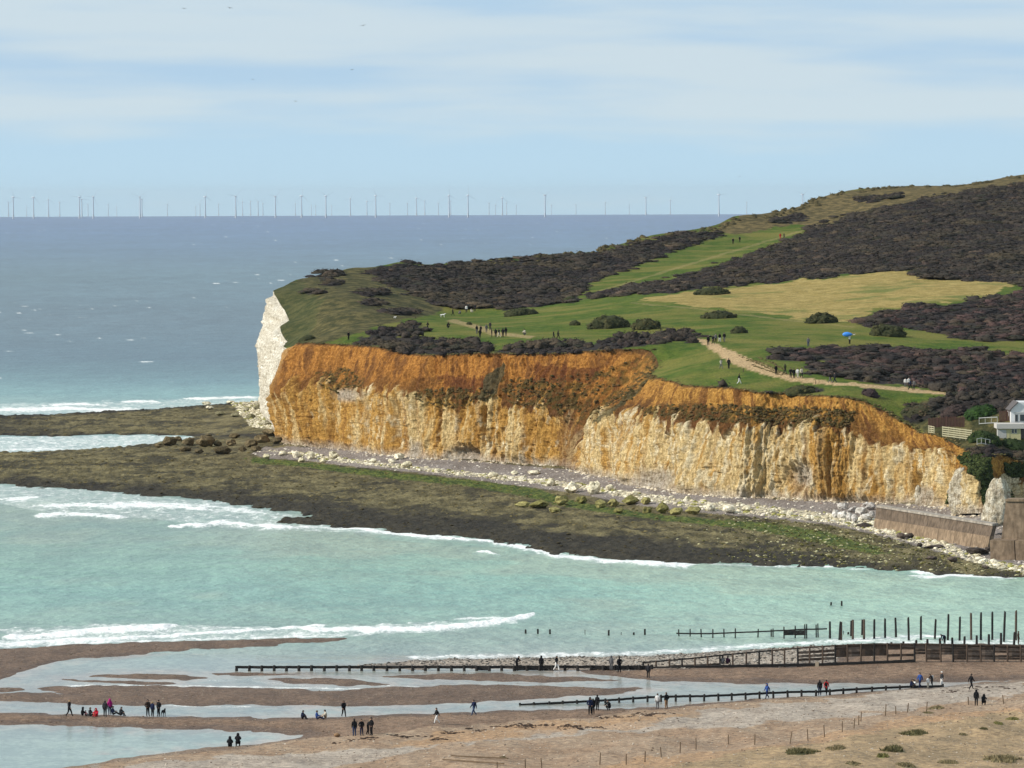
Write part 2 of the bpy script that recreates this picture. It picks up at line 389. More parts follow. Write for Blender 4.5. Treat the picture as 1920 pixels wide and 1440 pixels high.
# snap the first ring of outside vertices on to the coast line
ring = np.zeros_like(inside)
for dj in (-1, 0, 1):
    for di in (-1, 0, 1): ring |= np.roll(np.roll(inside, dj, 0), di, 1)
ring &= ~inside
cp = np.array(coast); ex = np.roll(cp, -1, 0) - cp
RX, RY = GX[ring], GY[ring]
bestd = np.full(RX.shape, 1e18); bx_ = RX.copy(); by_ = RY.copy()
for i in range(len(cp)):
    L = ex[i] @ ex[i] + 1e-9
    t = np.clip(((RX - cp[i, 0]) * ex[i, 0] + (RY - cp[i, 1]) * ex[i, 1]) / L, 0, 1)
    qx = cp[i, 0] + t * ex[i, 0]; qy = cp[i, 1] + t * ex[i, 1]; d = (RX - qx) ** 2 + (RY - qy) ** 2
    m = d < bestd; bestd = np.where(m, d, bestd); bx_ = np.where(m, qx, bx_); by_ = np.where(m, qy, by_)
snap = bestd < 9.0
GX2 = GX.copy(); GY2 = GY.copy(); tx_ = RX.copy(); ty_ = RY.copy(); tx_[snap] = bx_[snap]; ty_[snap] = by_[snap]
GX2[ring] = tx_; GY2[ring] = ty_
GZ = land_fast(GX2, GY2)
used = inside | ring
fq = grid_faces(*GX.shape); uf = used.ravel()[fq].all(1) & inside.ravel()[fq].any(1); fq = fq[uf]
rem = -np.ones(GX.size, int); ids = np.unique(fq); rem[ids] = np.arange(len(ids))
LV = np.stack([GX2.ravel()[ids], GY2.ravel()[ids], GZ.ravel()[ids]], 1); LF = rem[fq]
def at_land(px, py):
    d = raydir(px, py)
    ys = np.arange(745, 1905, 0.5); P = cC[None] + d[None] * (ys / d[1])[:, None]
    ok = P[:, 2] < land_fast(P[:, 0], P[:, 1])
    ok &= pip(P[:, 0], P[:, 1], coast)
    i = int(np.argmax(ok)); p = P[i].copy(); p[2] = land_fast(p[0], p[1]); return p
SCRUB = {
 'left_hill': [(690, 510), (740, 494), (800, 499), (860, 494), (920, 490), (1000, 482), (1080, 477), (1130, 474), (1190, 458), (1250, 444), (1330, 436), (1360, 440), (1310, 455), (1260, 470), (1200, 495), (1140, 515), (1095, 535), (1080, 560), (1000, 570), (930, 577), (860, 580), (810, 574), (775, 550), (725, 532)],
 'right_hill': [(1095, 562), (1180, 553), (1260, 549), (1330, 537), (1420, 532), (1500, 526), (1580, 516), (1690, 507), (1740, 498), (1930, 470), (1930, 345), (1800, 362), (1740, 372), (1690, 383), (1640, 395), (1580, 410), (1540, 425), (1500, 445), (1440, 470), (1380, 490), (1320, 510), (1250, 530), (1180, 540), (1110, 552)],
 'right_band': [(1700, 516), (1760, 498), (1930, 465), (1930, 545), (1895, 530), (1760, 523)],
 'heather': [(1605, 608), (1640, 592), (1700, 577), (1780, 570), (1860, 563), (1930, 545), (1930, 640), (1840, 640), (1780, 630), (1720, 617), (1640, 614)],
 'valley': [(1450, 672), (1480, 656), (1560, 650), (1620, 652), (1690, 654), (1760, 658), (1930, 668), (1930, 732), (1800, 736), (1700, 722), (1600, 712), (1520, 702), (1505, 690), (1560, 676), (1500, 676)],
 'edge_a': [(640, 650), (690, 632), (760, 630), (830, 637), (920, 644), (922, 660), (850, 664), (760, 663), (700, 650)],
 'edge_b': [(930, 657), (1000, 641), (1060, 640), (1090, 650), (1080, 662), (940, 664)],
 'edge_c': [(1065, 657), (1130, 640), (1190, 627), (1298, 620), (1305, 640), (1220, 647), (1150, 656), (1080, 664)],
 'edge_d': [(690, 622), (740, 611), (790, 606), (802, 619), (760, 627), (700, 634)],
 'edge_e': [(1330, 724), (1400, 731), (1480, 734), (1505, 723), (1540, 732), (1500, 742), (1400, 740)],
 'foot_ridge': [(930, 580), (1000, 570), (1075, 560), (1080, 566), (1000, 576), (940, 584)],
 'village': [(1680, 768), (1760, 742), (1830, 736), (1930, 742), (1930, 765), (1870, 772), (1800, 778), (1740, 786), (1700, 792)],
 'sparse_a': [(575, 517), (610, 513), (640, 517), (612, 524)], 'sparse_b': [(598, 530), (636, 527), (645, 536), (610, 537)], 'sparse_c': [(660, 548), (700, 542), (735, 552), (690, 556)], 'sparse_d': [(672, 566), (712, 562), (730, 570), (695, 574)], 'sparse_e': [(560, 545), (590, 541), (600, 548), (575, 550)], 'sparse_f': [(720, 585), (770, 580), (790, 586), (740, 590)], 'sparse_g': [(1600, 372), (1680, 362), (1700, 370), (1620, 380)], 'sparse_h': [(1440, 412), (1500, 402), (1520, 410), (1460, 420)],
 'brink': [(1725, 826), (1790, 838), (1850, 838), (1930, 846), (1930, 870), (1830, 862), (1790, 846), (1740, 834)],
}
YELLOW = [(1190, 562), (1310, 545), (1400, 538), (1540, 522), (1690, 507), (1780, 522), (1905, 530), (1860, 556), (1760, 567), (1640, 580), (1600, 606), (1540, 602), (1470, 593), (1380, 582), (1300, 574)]
PATH = [(1300, 634), (1325, 636), (1365, 655), (1420, 680), (1480, 703), (1560, 715), (1680, 725), (1800, 737), (1800, 741), (1680, 732), (1560, 722), (1480, 714), (1420, 699), (1370, 682), (1338, 658)]
RIDGE = [(1330, 436), (1376, 405), (1530, 371), (1600, 355), (1700, 348), (1840, 338), (1930, 324), (1930, 347), (1800, 364), (1690, 385), (1580, 412), (1530, 427), (1480, 420), (1400, 440)]
ROUGH = [(500, 560), (545, 526), (650, 503), (700, 500), (780, 550), (830, 585), (760, 600), (700, 612), (640, 640), (560, 645), (520, 640)]
ROUGH2 = [(1690, 765), (1740, 745), (1930, 742), (1930, 880), (1780, 860), (1730, 830)]
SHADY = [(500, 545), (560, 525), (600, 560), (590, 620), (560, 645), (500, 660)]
lpx, lpy = project(LV)
wx = lpx + 14 * fbm(LV[:, 0] / 6, LV[:, 1] / 14, 1.0, 4); wy = lpy + 4.5 * fbm(LV[:, 0] / 6, LV[:, 1] / 14, 8.0, 4)
m_scrub = np.zeros(len(LV))
for p in SCRUB.values(): m_scrub = np.maximum(m_scrub, pip(wx, wy, p))
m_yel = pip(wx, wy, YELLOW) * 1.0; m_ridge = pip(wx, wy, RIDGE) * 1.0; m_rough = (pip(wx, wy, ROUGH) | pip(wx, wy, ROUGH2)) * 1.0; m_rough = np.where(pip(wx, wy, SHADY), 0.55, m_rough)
WORN = [[(836, 602), (850, 598), (905, 612), (930, 622), (1002, 630), (996, 635), (920, 628), (890, 617)], [(1180, 566), (1320, 579), (1460, 597), (1600, 612), (1600, 614), (1460, 600), (1320, 582), (1180, 568)], [(1120, 545), (1300, 492), (1480, 438), (1530, 424), (1482, 441), (1302, 495), (1124, 547)]]
m_path = pip(lpx + (wx - lpx) * 0.3, lpy + (wy - lpy) * 0.45, PATH) * 1.0
for q_ in WORN: m_path = np.maximum(m_path, (0.22 + 0.3 * (q_[0][0] == 836)) * pip(lpx + (wx - lpx) * 0.3, lpy + (wy - lpy) * 0.25, q_))
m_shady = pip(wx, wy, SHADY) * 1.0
k = NT('hill_turf', 0.95, 0.1)
n_big = k.noise(0.05, 4.0, 0.6); n_mid = k.noise(0.35, 4.0, 0.65, stretch=(1, .6, 1)); n_fine = k.noise(2.2, 3.0, 0.7)
g = k.mix(k.rng(n_mid, 0.35, 0.68), (0.044, 0.085, 0.010), (0.100, 0.130, 0.020))
g = k.mix(k.rng(n_big, 0.42, 0.64), g, (0.150, 0.145, 0.034))
yl = k.mix(k.rng(n_mid, 0.35, 0.7), (0.245, 0.188, 0.060), (0.37, 0.285, 0.105)); yl = k.mix(k.rng(n_big, 0.5, 0.66), yl, (0.14, 0.155, 0.042))
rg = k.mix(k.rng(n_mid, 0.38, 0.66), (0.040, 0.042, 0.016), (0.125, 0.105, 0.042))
ti = k.mix(k.rng(n_mid, 0.4, 0.66), (0.070, 0.057, 0.024), (0.18, 0.135, 0.058))
pa = k.mix(k.rng(n_fine, 0.4, 0.65), (0.36, 0.245, 0.125), (0.52, 0.38, 0.215))
sc = k.mix(k.rng(n_mid, 0.4, 0.65), (0.024, 0.021, 0.020), (0.044, 0.036, 0.030))
g = k.mix(k.attr('shade_tint'), g, k.mix(n_mid, (0.030, 0.048, 0.014), (0.052, 0.070, 0.020))); c = k.mix(k.attr('rough'), g, rg); c = k.mix(k.attr('yellow'), c, yl); c = k.mix(k.attr('ridge'), c, ti); c = k.mix(k.attr('scrub'), c, sc); c = k.mix(k.attr('path'), c, pa)  # darker green inside SHADY paints the headland slope's shade into the turf colour
c = k.mix(0.75, c, k.mix(k.rng(n_fine, 0.3, 0.7), (0.62, 0.62, 0.62), (1.38, 1.38, 1.38)), 'MULTIPLY')
k.col(c); k.bump(k.math('ADD', n_fine, n_mid), 0.8, 0.35)
M_TURF = k.m
land = kind(new_mesh('headland_hills', LV, LF, M_TURF, {'scrub': m_scrub, 'yellow': m_yel, 'ridge': m_ridge, 'rough': m_rough, 'shade_tint': m_shady, 'path': m_path}), 'structure')

# ---- cliff wall
NR = 170
tt = np.linspace(0, 1, NR); SPLIT = 0.56
t2 = tt[:, None]
a = np.clip(t2 / SPLIT, 0, 1); b_ = np.clip((t2 - SPLIT) / (1 - SPLIT), 0, 1)
W = cB[None] + (cM - cB)[None] * a[..., None] + (cT - cM)[None] * b_[..., None]
U = np.broadcast_to(arc[None], W.shape[:2]); Zc = W[..., 2]
cpx, cpy = project(W.reshape(-1, 3)); cpx = cpx.reshape(U.shape); cpy = cpy.reshape(U.shape)
head0 = sstep(kB[33][1] + 8, kB[33][1] + 26, W[..., 1])
U2 = U - 5.0 * np.clip((t2 - SPLIT) / (1 - SPLIT), 0, 1)
chalk = 1 - sstep(SPLIT - 0.015, SPLIT + 0.03, t2 + 0.05 * fbm(U / 5, Zc / 9, 4.4, 3) + 0.13 * fbm(U / 1.6, Zc / 14, 14.4, 3)) * (1 - head0)
def ridged(v): return 1 - np.abs(v) * 2
bulge = 2.3 * fbm(U / 17, Zc / 40, 1.0, 2)
rib = 0.95 * ridged(noise(U / 3.4, Zc / 16, 2.0)) + 0.45 * ridged(noise(U / 1.3 + 0.2 * noise(Zc / 3), Zc / 7, 5.0))
jn = 0.40 * noise(U / 0.9, Zc / 2.6, 3.3) + 0.30 * noise(U / 0.45, Zc / 1.1, 6.1) + 0.20 * noise(U / 0.3, Zc / 0.5, 1.1)
zl = Zc + 0.9 * noise(U / 11, Zc / 9, 5.0); cell = np.round(noise(U / 1.9 + 0.3 * noise(U, Zc), np.floor(zl / 0.8 + noise(U / 6)) * 3.7, 1.5) * 2.5) / 2.5
strata = 0.22 * noise(U / 14, zl / 0.35, 2.0) * sstep(-0.1, 0.5, noise(U / 7, Zc / 4, 9.0))
flute = 0.7 * ridged(noise(U2 / 2.1, Zc / 14, 8.0)) * (0.6 + 0.9 * noise(U2 / 7, Zc / 6, 3.3)) + 0.25 * ridged(noise(U2 / 0.7, Zc / 7, 4.0)) + 0.34 * fbm(U / 0.9, Zc / 1.3, 2.0, 3)
disp_ch = bulge + rib * 0.9 + jn + 0.24 * cell + strata
disp_cl = bulge * 0.5 + flute + 0.8 * noise(U / 6, Zc / 5, 7.0)
disp = disp_ch * chalk + disp_cl * (1 - chalk)
# a shaded cave and clefts
def pit(x0, y0, rx, ry, depth):
    return -depth * np.exp(-(((cpx - x0) / rx) ** 2 + ((cpy - y0) / ry) ** 2) ** 2)
disp = disp + pit(870, 858, 26, 20, 2.6) + pit(1715, 915, 12, 30, 3.2) + pit(742, 795, 7, 60, 2.8) + pit(1500, 895, 24, 28, 2.0) + pit(690, 790, 5, 50, 1.6) + pit(822, 800, 5, 50, 1.4) + pit(905, 800, 4, 40, 1.2) + pit(1560, 880, 5, 60, 1.6) + pit(1180, 840, 5, 50, 1.3) + pit(1262, 890, 6, 26, 1.6) + pit(575, 870, 4, 60, 1.0) + pit(627, 780, 5, 40, 1.2)
disp = disp * sstep(1.0, 0.955, t2) * (0.5 + 0.5 * sstep(0, 0.08, t2))
Wd = W.copy(); Wd[..., :2] += nor[None] * disp[..., None]
Wd[..., 2] += (0.25 * noise(U / 0.9, Zc / 0.9, 11.0)) * sstep(1.0, 0.93, t2) * sstep(0.0, 0.05, t2)
# colours
P3 = lambda *c: np.array(c)
ochre = P3(0.56, 0.325, 0.090); cream = P3(0.74, 0.575, 0.30); pale = P3(0.80, 0.70, 0.48); grey = P3(0.50, 0.46, 0.41); deep = P3(0.33, 0.165, 0.050)
clayO = P3(0.50, 0.235, 0.060); clayY = P3(0.58, 0.325, 0.085); clayB = P3(0.155, 0.075, 0.028); rust = P3(0.13, 0.040, 0.022); veg = P3(0.070, 0.068, 0.022); vegG = P3(0.055, 0.075, 0.018)
bias = np.interp(cpx, [480, 520, 620, 690, 780, 900, 1000, 1060, 1100, 1200, 1260, 1400, 1500, 1560, 1610, 1640, 1700, 1790, 1800, 1850], [0.0, -0.48, -0.45, -0.12, -0.08, -0.05, 0.05, -0.15, 0.25, 0.25, 0.5, 0.55, 0.4, -0.2, -0.1, 0.2, 0.3, 0.2, 0.6, 0.6])
s1 = fbm(U / 2.2, Zc / 16, 2.5, 4, 0.6) * 1.0 + 0.5 * noise(U / 0.7, Zc / 6, 7.1) + 0.5 * fbm(U / 7, Zc / 6, 3.0, 2)
f1 = sstep(-0.45, 0.5, s1 + bias)[..., None]
cc = lerp(ochre, cream, f1)
f2 = sstep(0.30, 0.95, fbm(U / 1.5, Zc / 3.5, 8.8, 4, 0.65) + bias * 0.7 + 0.25 * rib - 0.12)[..., None]
cc = lerp(cc, pale, f2)
f3 = sstep(0.15, 0.75, fbm(U / 1.3 + 40, Zc / 20, 1.8, 4, 0.6) - bias * 0.35)[..., None]
cc = lerp(cc, deep, f3 * 0.55)
cc = lerp(cc, grey, (sstep(2.2, 0.0, Zc - W[:1, :, 2] - 0.9 * noise(U / 2, 3.0)) * 0.75)[..., None])
for x0, y0, rx, ry in ((1505, 893, 26, 26), (865, 855, 30, 18), (1225, 900, 36, 22), (775, 845, 18, 18), (655, 740, 24, 14), (1735, 930, 20, 20)):
    cc = lerp(cc, grey, (0.8 * np.exp(-(((cpx + 5 * noise(U / 1.5, Zc / 1.5) - x0) / rx) ** 2 + ((cpy - y0) / ry) ** 2) ** 2))[..., None])
head = sstep(kB[33][1] + 12, kB[33][1] + 40, W[..., 1])[..., None]
cc = lerp(cc, lerp(P3(0.72, 0.68, 0.58), P3(0.90, 0.875, 0.79), sstep(-0.4, 0.5, fbm(U / 5, Zc / 2.0, 5.0, 3))[..., None]), head)
fy = sstep(1150, 1260, cpx)[..., None]
cl = lerp(clayO, clayY, fy * 0.85)
cl = lerp(cl, cl * P3(0.55, 0.5, 0.5), sstep(-0.1, 0.5, fbm(U2 / 0.9, Zc / 9, 6.0, 3))[..., None] * 0.8)
tb = (t2 - SPLIT) / (1 - SPLIT)
cl = lerp(cl, clayB, (sstep(0.50, 0.12, tb + 0.35 * fbm(U / 4.5, Zc / 3.5, 5.5, 4)) * np.interp(cpx, [520, 700, 900, 1200, 1560, 1620, 1780], [0.65, 0.7, 0.9, 0.95, 0.95, 0.65, 0.6]))[..., None])
cl = lerp(cl, P3(0.19, 0.085, 0.032), (sstep(0.05, 0.55, fbm(U2 / 2.0, Zc / 8, 16.0, 4, 0.65)) * 0.85)[..., None])
cl = lerp(cl, P3(0.10, 0.06, 0.03), (sstep(0.93, 0.985, tb + 0.03 * noise(U / 1.2)) * 0.85)[..., None])
cc = lerp(cl, cc, chalk[..., None])
def patch(poly, colr, amt, warp=7):
    global cc
    q = pip(cpx + warp * fbm(U / 2, Zc / 2, 3.1, 3), cpy + warp * fbm(U / 2, Zc / 2, 9.1, 3), poly)
    cc = np.where(q[..., None], lerp(cc, colr, amt if np.isscalar(amt) else amt[..., None]), cc)
spk = sstep(-0.25, 0.35, fbm(U / 1.3, Zc / 1.3, 12.0, 3))
VEGP = [[(940, 715), (1100, 700), (1180, 680), (1225, 665), (1238, 700), (1190, 750), (1120, 790), (1062, 800), (1040, 768), (950, 754)],
        [(760, 745), (800, 730), (900, 725), (930, 745), (880, 760), (830, 770), (790, 755)],
        [(1205, 763), (1300, 757), (1420, 762), (1520, 764), (1605, 770), (1596, 800), (1500, 797), (1400, 794), (1300, 788), (1210, 780)],
        [(600, 700), (650, 690), (690, 720), (640, 740), (610, 730)]]
for p_ in VEGP: patch(p_, veg, spk * 0.7)
patch([(810, 700), (870, 708), (930, 700), (925, 722), (880, 738), (840, 728)], rust, 0.6, 14)
patch([(1000, 680), (1070, 690), (1115, 685), (1105, 720), (1010, 715)], rust, 0.55, 14)
patch([(893, 748), (912, 702), (944, 680), (951, 690), (928, 742), (905, 752)], P3(0.085, 0.085, 0.05), 0.85, 3)
patch([(1120, 790), (1190, 740), (1235, 692), (1225, 712), (1170, 768), (1132, 795)], P3(0.09, 0.085, 0.045), 0.8, 4)
patch([(1040, 770), (1090, 800), (1085, 880), (1050, 885), (1045, 840)], P3(0.20, 0.105, 0.05), 0.55, 12)
patch([(1555, 830), (1600, 860), (1605, 930), (1555, 935), (1540, 890)], ochre * 0.85, 0.6, 8)
IVY = [[(1802, 856), (1830, 847), (1854, 860), (1860, 900), (1852, 950), (1843, 966), (1840, 905), (1815, 876)], [(1862, 985), (1880, 945), (1892, 922), (1892, 975), (1875, 990)], [(1880, 870), (1935, 868), (1935, 890), (1890, 895)], [(1765, 925), (1780, 918), (1782, 940), (1768, 945)]]
patch([(1846, 980), (1858, 935), (1872, 892), (1900, 884), (1908, 905), (1888, 925), (1872, 950), (1858, 984)], pale, 0.9, 4)
for p_ in IVY: patch(p_, vegG * 0.9, 0.9, 4)
k = NT('chalk_and_clay_cliff', 0.95, 0.08)
nf = k.noise(2.2, 6.0, 0.78, stretch=(1, 1, 0.6)); ns_ = k.noise(0.9, 4.0, 0.7, stretch=(1, 1, 3.2)); nv_ = k.noise(3.0, 3.0, 0.6, stretch=(1, 1, 0.12))
c = k.mix(0.85, k.attr('col', True), k.mix(k.rng(nf, 0.33, 0.67), (0.48, 0.42, 0.34), (1.36, 1.38, 1.40)), 'MULTIPLY')
c = k.mix(0.5, c, k.mix(k.rng(nv_, 0.35, 0.65), (0.70, 0.62, 0.50), (1.2, 1.2, 1.2)), 'MULTIPLY')
c = k.mix(k.rng(ns_, 0.60, 0.72, 0.0, 0.28), c, k.mix(1.0, c, (0.42, 0.38, 0.34), 'MULTIPLY'))
bed = k.noise(1.0, 3.0, 0.6, stretch=(0.12, 0.12, 4.5)); c = k.mix(k.rng(bed, 0.60, 0.66, 0.0, 0.34), c, k.mix(1.0, c, (0.45, 0.40, 0.36), 'MULTIPLY')); c = k.mix(k.rng(bed, 0.40, 0.34, 0.0, 0.3), c, k.mix(1.0, c, (1.35, 1.38, 1.45), 'MULTIPLY'))
k.col(c); k.bump(k.math('ADD', nf, k.math('MULTIPLY', ns_, 0.7)), 1.0, 0.7)
M_CLIFF = k.m
lip = Wd[-1:].copy(); lip[..., :2] -= nor[None] * 1.2; lip[..., 2] -= 0.5
CV = np.concatenate([Wd, lip], 0); CC = np.concatenate([cc, cc[-1:]], 0)
cliff = kind(new_mesh('chalk_cliff', CV.reshape(-1, 3), grid_faces(NR + 1, NCOL), M_CLIFF, {'col': CC.reshape(-1, 3)}), 'structure')
# seaward cliff behind the skyline
sk_top = np.vstack([cT[-1:], kS, [[330, 1905, 60]]])
st = np.stack([np.interp(np.linspace(0, len(sk_top) - 1, 160), np.arange(len(sk_top)), sk_top[:, i]) for i in range(3)], 1)
st[:, 2] = land_fast(st[:, 0], st[:, 1]); sb = st.copy(); sb[:, 2] = -1; sb[:, 1] += 3; sb[:, 0] -= 2.0
rows = [lerp(sb, st, v) for v in np.linspace(0, 1, 12)]
R_ = np.array(rows); R_[1:-1, :, 1] += 2.0 * fbm(np.arange(160)[None] / 3.0, np.arange(10)[:, None] / 2.0, 0, 3)
kind(new_mesh('seaward_cliff', R_.reshape(-1, 3), grid_faces(12, 160), M_CLIFF, {'col': np.tile(P3(0.7, 0.66, 0.56), (R_.size // 3, 1))}), 'structure')
# ---- beach outlines (photo pixels at the water line)
BARS = [
 [(-120, 1222), (0, 1217), (100, 1211), (200, 1206), (400, 1201), (520, 1197.5), (640, 1196.5), (646, 1198), (600, 1201), (540, 1204.5), (475, 1211), (400, 1215.5), (225, 1227.5), (150, 1233), (100, 1240), (45, 1255), (0, 1271), (-120, 1320)],
 [(172, 1267), (205, 1264), (260, 1263), (330, 1266), (385, 1271), (340, 1273), (250, 1271)],
 [(120, 1272.5), (200, 1276), (330, 1280), (310, 1283), (200, 1280)],
 [(-60, 1290), (0, 1290), (30, 1289.5), (38, 1294), (0, 1296), (-60, 1297)],
 [(-120, 1306), (0, 1300), (60, 1299), (145, 1302), (90, 1294), (72, 1290), (100, 1287), (240, 1286), (400, 1289), (475, 1290.5), (575, 1293), (668, 1297), (650, 1294), (705, 1290), (790, 1287), (875, 1284.5), (1000, 1285), (1100, 1289), (1205, 1291), (1190, 1294), (1125, 1300), (1000, 1309.5), (880, 1315), (800, 1320), (700, 1322), (600, 1322.5), (475, 1320), (300, 1321), (175, 1320), (0, 1314), (-120, 1312)],
 [(505, 1274), (560, 1271), (640, 1272), (700, 1279), (722, 1282.5), (650, 1284.5), (560, 1280)],
 [(720, 1268), (800, 1264.5), (900, 1262), (1000, 1266.5), (1090, 1270), (1152, 1275.5), (1060, 1276.5), (950, 1277), (850, 1273.5)],
 [(400, 1262), (480, 1262), (560, 1263.5), (470, 1265), (410, 1264.5)],
 [(-120, 1336), (0, 1336), (150, 1341), (325, 1344.5), (475, 1345.5), (625, 1346.5), (700, 1341), (850, 1337), (975, 1332), (1175, 1329), (1220, 1327), (1294, 1321.5), (1369, 1314.5), (1444, 1310.5), (1556, 1304), (1672, 1294), (1729, 1289), (1804, 1283.5), (1916, 1275), (2040, 1270), (2300, 1262), (2300, 1700), (-300, 1700), (-200, 1476), (40, 1452), (125, 1440), (225, 1422), (350, 1407.5), (475, 1397), (525, 1389), (562, 1383), (575, 1377.5), (475, 1370), (300, 1364), (150, 1359), (0, 1356), (-120, 1355)],
 [(1090, 1258), (1160, 1256), (1290, 1253), (1500, 1249), (1560, 1243), (1600, 1215), (1640, 1209.5), (1740, 1207), (1920, 1209), (2300, 1212), (2300, 1262), (2040, 1268), (1916, 1273), (1804, 1277), (1672, 1279.5), (1556, 1280), (1369, 1279), (1247, 1276), (1200, 1271.5), (1130, 1264)],
 [(640, 1250), (700, 1245), (760, 1240), (850, 1236.5), (1000, 1233.5), (1150, 1231), (1250, 1228.5), (1400, 1220), (1500, 1213), (1580, 1209.5), (1640, 1209.5), (1600, 1216), (1560, 1245), (1500, 1250), (1290, 1254), (1160, 1257.5), (1000, 1254), (850, 1252), (700, 1253)],
]
def ground_poly(p, z=0.0): return [tuple(at_z(x, y, z)[:2]) for x, y in p]
BW = [ground_poly(p) for p in BARS]
def bars_sdf(x, y):
    d = np.full(x.shape, -1e9); which = np.zeros(x.shape, int)
    wx_ = x + 0.5 * fbm(x / 3, y / 6, 1.1, 3); wy_ = y + 1.6 * fbm(x / 3, y / 6, 6.1, 3)
    for i, p in enumerate(BW):
        s = segd(wx_, wy_ * 0.5, [(a, b * 0.5) for a, b in p], True); s = np.where(pip(wx_, wy_, p), s, -s)
        which = np.where(s > d, i, which); d = np.maximum(d, s)
    return d, which
bx = np.arange(-92, 116, 0.4); by = np.r_[np.arange(404, 480, 0.8), np.arange(480, 612, 0.6)]
BX, BY = np.meshgrid(bx, by)
SD, WH = bars_sdf(BX, BY)
def bars_height(x, y, sd, wh):
    h = np.where(sd > 0, 0.10 * np.minimum(sd, 3) + 0.045 * np.maximum(sd - 3, 0), 0.12 * sd)
    cap = np.select([wh == 8, wh == 9, wh == 4], [4.2, 1.6, 0.55], 0.4)
    h = cap * (1 - np.exp(-np.maximum(h, 0) / cap)) + np.minimum(h, 0)
    h = np.maximum(h, -1.2)
    dune = sstep(3.0, 9.0, sd) * (wh == 8)
    return h + 0.035 * fbm(x / 1.2, y / 1.6, 0.3, 3) * (sd > 0) + dune * 0.45 * fbm(x / 9, y / 14, 2.0, 3)
BZ = bars_height(BX, BY, SD, WH)
def at_beach(px, py):
    d = raydir(px, py); ys = np.arange(404, 611, 0.12); P = cC[None] + d[None] * (ys / d[1])[:, None]
    h = beach_z(P[:, 0], P[:, 1]); ok = P[:, 2] < np.maximum(h, 0.0)
    i = int(np.argmax(ok)); p = P[i].copy(); p[2] = max(h[i], -0.05); return p
def beach_z(x, y):
    i = np.clip(np.searchsorted(bx, x) - 1, 0, len(bx) - 2); j = np.clip(np.searchsorted(by, y) - 1, 0, len(by) - 2)
    u = np.clip((x - bx[i]) / (bx[i + 1] - bx[i]), 0, 1); v = np.clip((y - by[j]) / (by[j + 1] - by[j]), 0, 1)
    return (BZ[j, i] * (1 - u) + BZ[j, i + 1] * u) * (1 - v) + (BZ[j + 1, i] * (1 - u) + BZ[j + 1, i + 1] * u) * v
BP = np.stack([BX, BY, BZ], -1).reshape(-1, 3)
qx, qy = project(BP)
w1 = fbm(BP[:, 0] / 5, BP[:, 1] / 9, 2.0, 4); w2 = fbm(BP[:, 0] / 14, BP[:, 1] / 20, 7.0, 3)
wx = qx + 40 * w1; wy = qy + 6 * w1
GREYP = [[(620, 1440), (740, 1412), (900, 1392), (1100, 1375), (1300, 1366), (1500, 1352), (1640, 1338), (1800, 1318), (1930, 1300), (1930, 1276), (1700, 1293), (1560, 1308), (1400, 1326), (1290, 1345), (1100, 1362), (950, 1378), (800, 1398), (650, 1404), (420, 1418), (240, 1432), (160, 1450), (600, 1460)],
         [(1300, 1262), (1500, 1258), (1700, 1254), (1800, 1252), (1700, 1268), (1500, 1270), (1350, 1268)], [(1700, 1262), (1830, 1262), (1800, 1275), (1700, 1278)]]
OCHP = [[(720, 1400), (850, 1370), (1050, 1352), (1200, 1345), (1290, 1335), (1270, 1352), (1100, 1370), (950, 1384), (800, 1402)], [(1080, 1450), (1150, 1425), (1300, 1412), (1440, 1400), (1560, 1380), (1650, 1356), (1750, 1342), (1930, 1325), (1930, 1350), (1760, 1362), (1640, 1385), (1500, 1402), (1350, 1425), (1250, 1450)]]
m_grey = np.zeros(len(BP)); m_och = np.zeros(len(BP))
for p in GREYP: m_grey = np.maximum(m_grey, pip(wx, wy, p))
for p in OCHP: m_och = np.maximum(m_och, pip(wx, wy, p))
m_grey = np.maximum(m_grey, (WH.ravel() == 10) * 1.0)
sdf = SD.ravel() + 0.8 * w1
wet = sstep(2.2, 0.6, sdf) * (WH.ravel() >= 8) + sstep(1.2, 0.3, sdf) * (WH.ravel() < 8)
brown = ((WH.ravel() < 8) | (WH.ravel() == 9) | ((WH.ravel() == 8) & (wy < np.interp(qx, [0, 560, 700, 800, 900, 1100, 1300, 1500, 1700, 1920], [1385, 1385, 1378, 1366, 1358, 1345, 1322, 1306, 1290, 1270])))) * 1.0
dune = ((wy > np.interp(qx, [900, 1200, 1440, 1560, 1680, 1800, 1930], [1470, 1448, 1402, 1388, 1366, 1345, 1330])) & (WH.ravel() == 8)) * 1.0
k = NT('shingle', 0.95, 0.15)
nl = k.noise(0.25, 3.0, 0.6, stretch=(1, .5, 1)); nm = k.noise(1.6, 4.0, 0.7); ns = k.noise(6.0, 2.0, 0.8)
c = k.mix(k.rng(nl, 0.35, 0.65), (0.30, 0.205, 0.135), (0.36, 0.265, 0.185))
c = k.mix(k.attr('grey'), c, k.mix(k.rng(nl, 0.35, 0.65), (0.33, 0.275, 0.225), (0.42, 0.36, 0.30)))
c = k.mix(k.attr('brown'), c, k.mix(k.rng(nl, 0.4, 0.6), (0.180, 0.120, 0.084), (0.240, 0.162, 0.112)))
c = k.mix(k.math('MULTIPLY', k.attr('ochre'), 0.6), c, (0.42, 0.26, 0.14))
c = k.mix(k.attr('dune'), c, k.mix(k.rng(nl, 0.35, 0.65), (0.27, 0.20, 0.12), (0.40, 0.285, 0.165)))
c = k.mix(k.attr('wet'), c, k.mix(1.0, c, (0.62, 0.60, 0.60), 'MULTIPLY'))
c = k.mix(0.9, c, k.mix(k.rng(nm, 0.33, 0.68), (0.60, 0.60, 0.62), (1.36, 1.35, 1.32)), 'MULTIPLY')
c = k.mix(k.rng(ns, 0.60, 0.70, 0.0, 0.6), c, (0.62, 0.55, 0.45)); c = k.mix(k.rng(ns, 0.40, 0.32, 0.0, 0.5), c, (0.08, 0.06, 0.05))
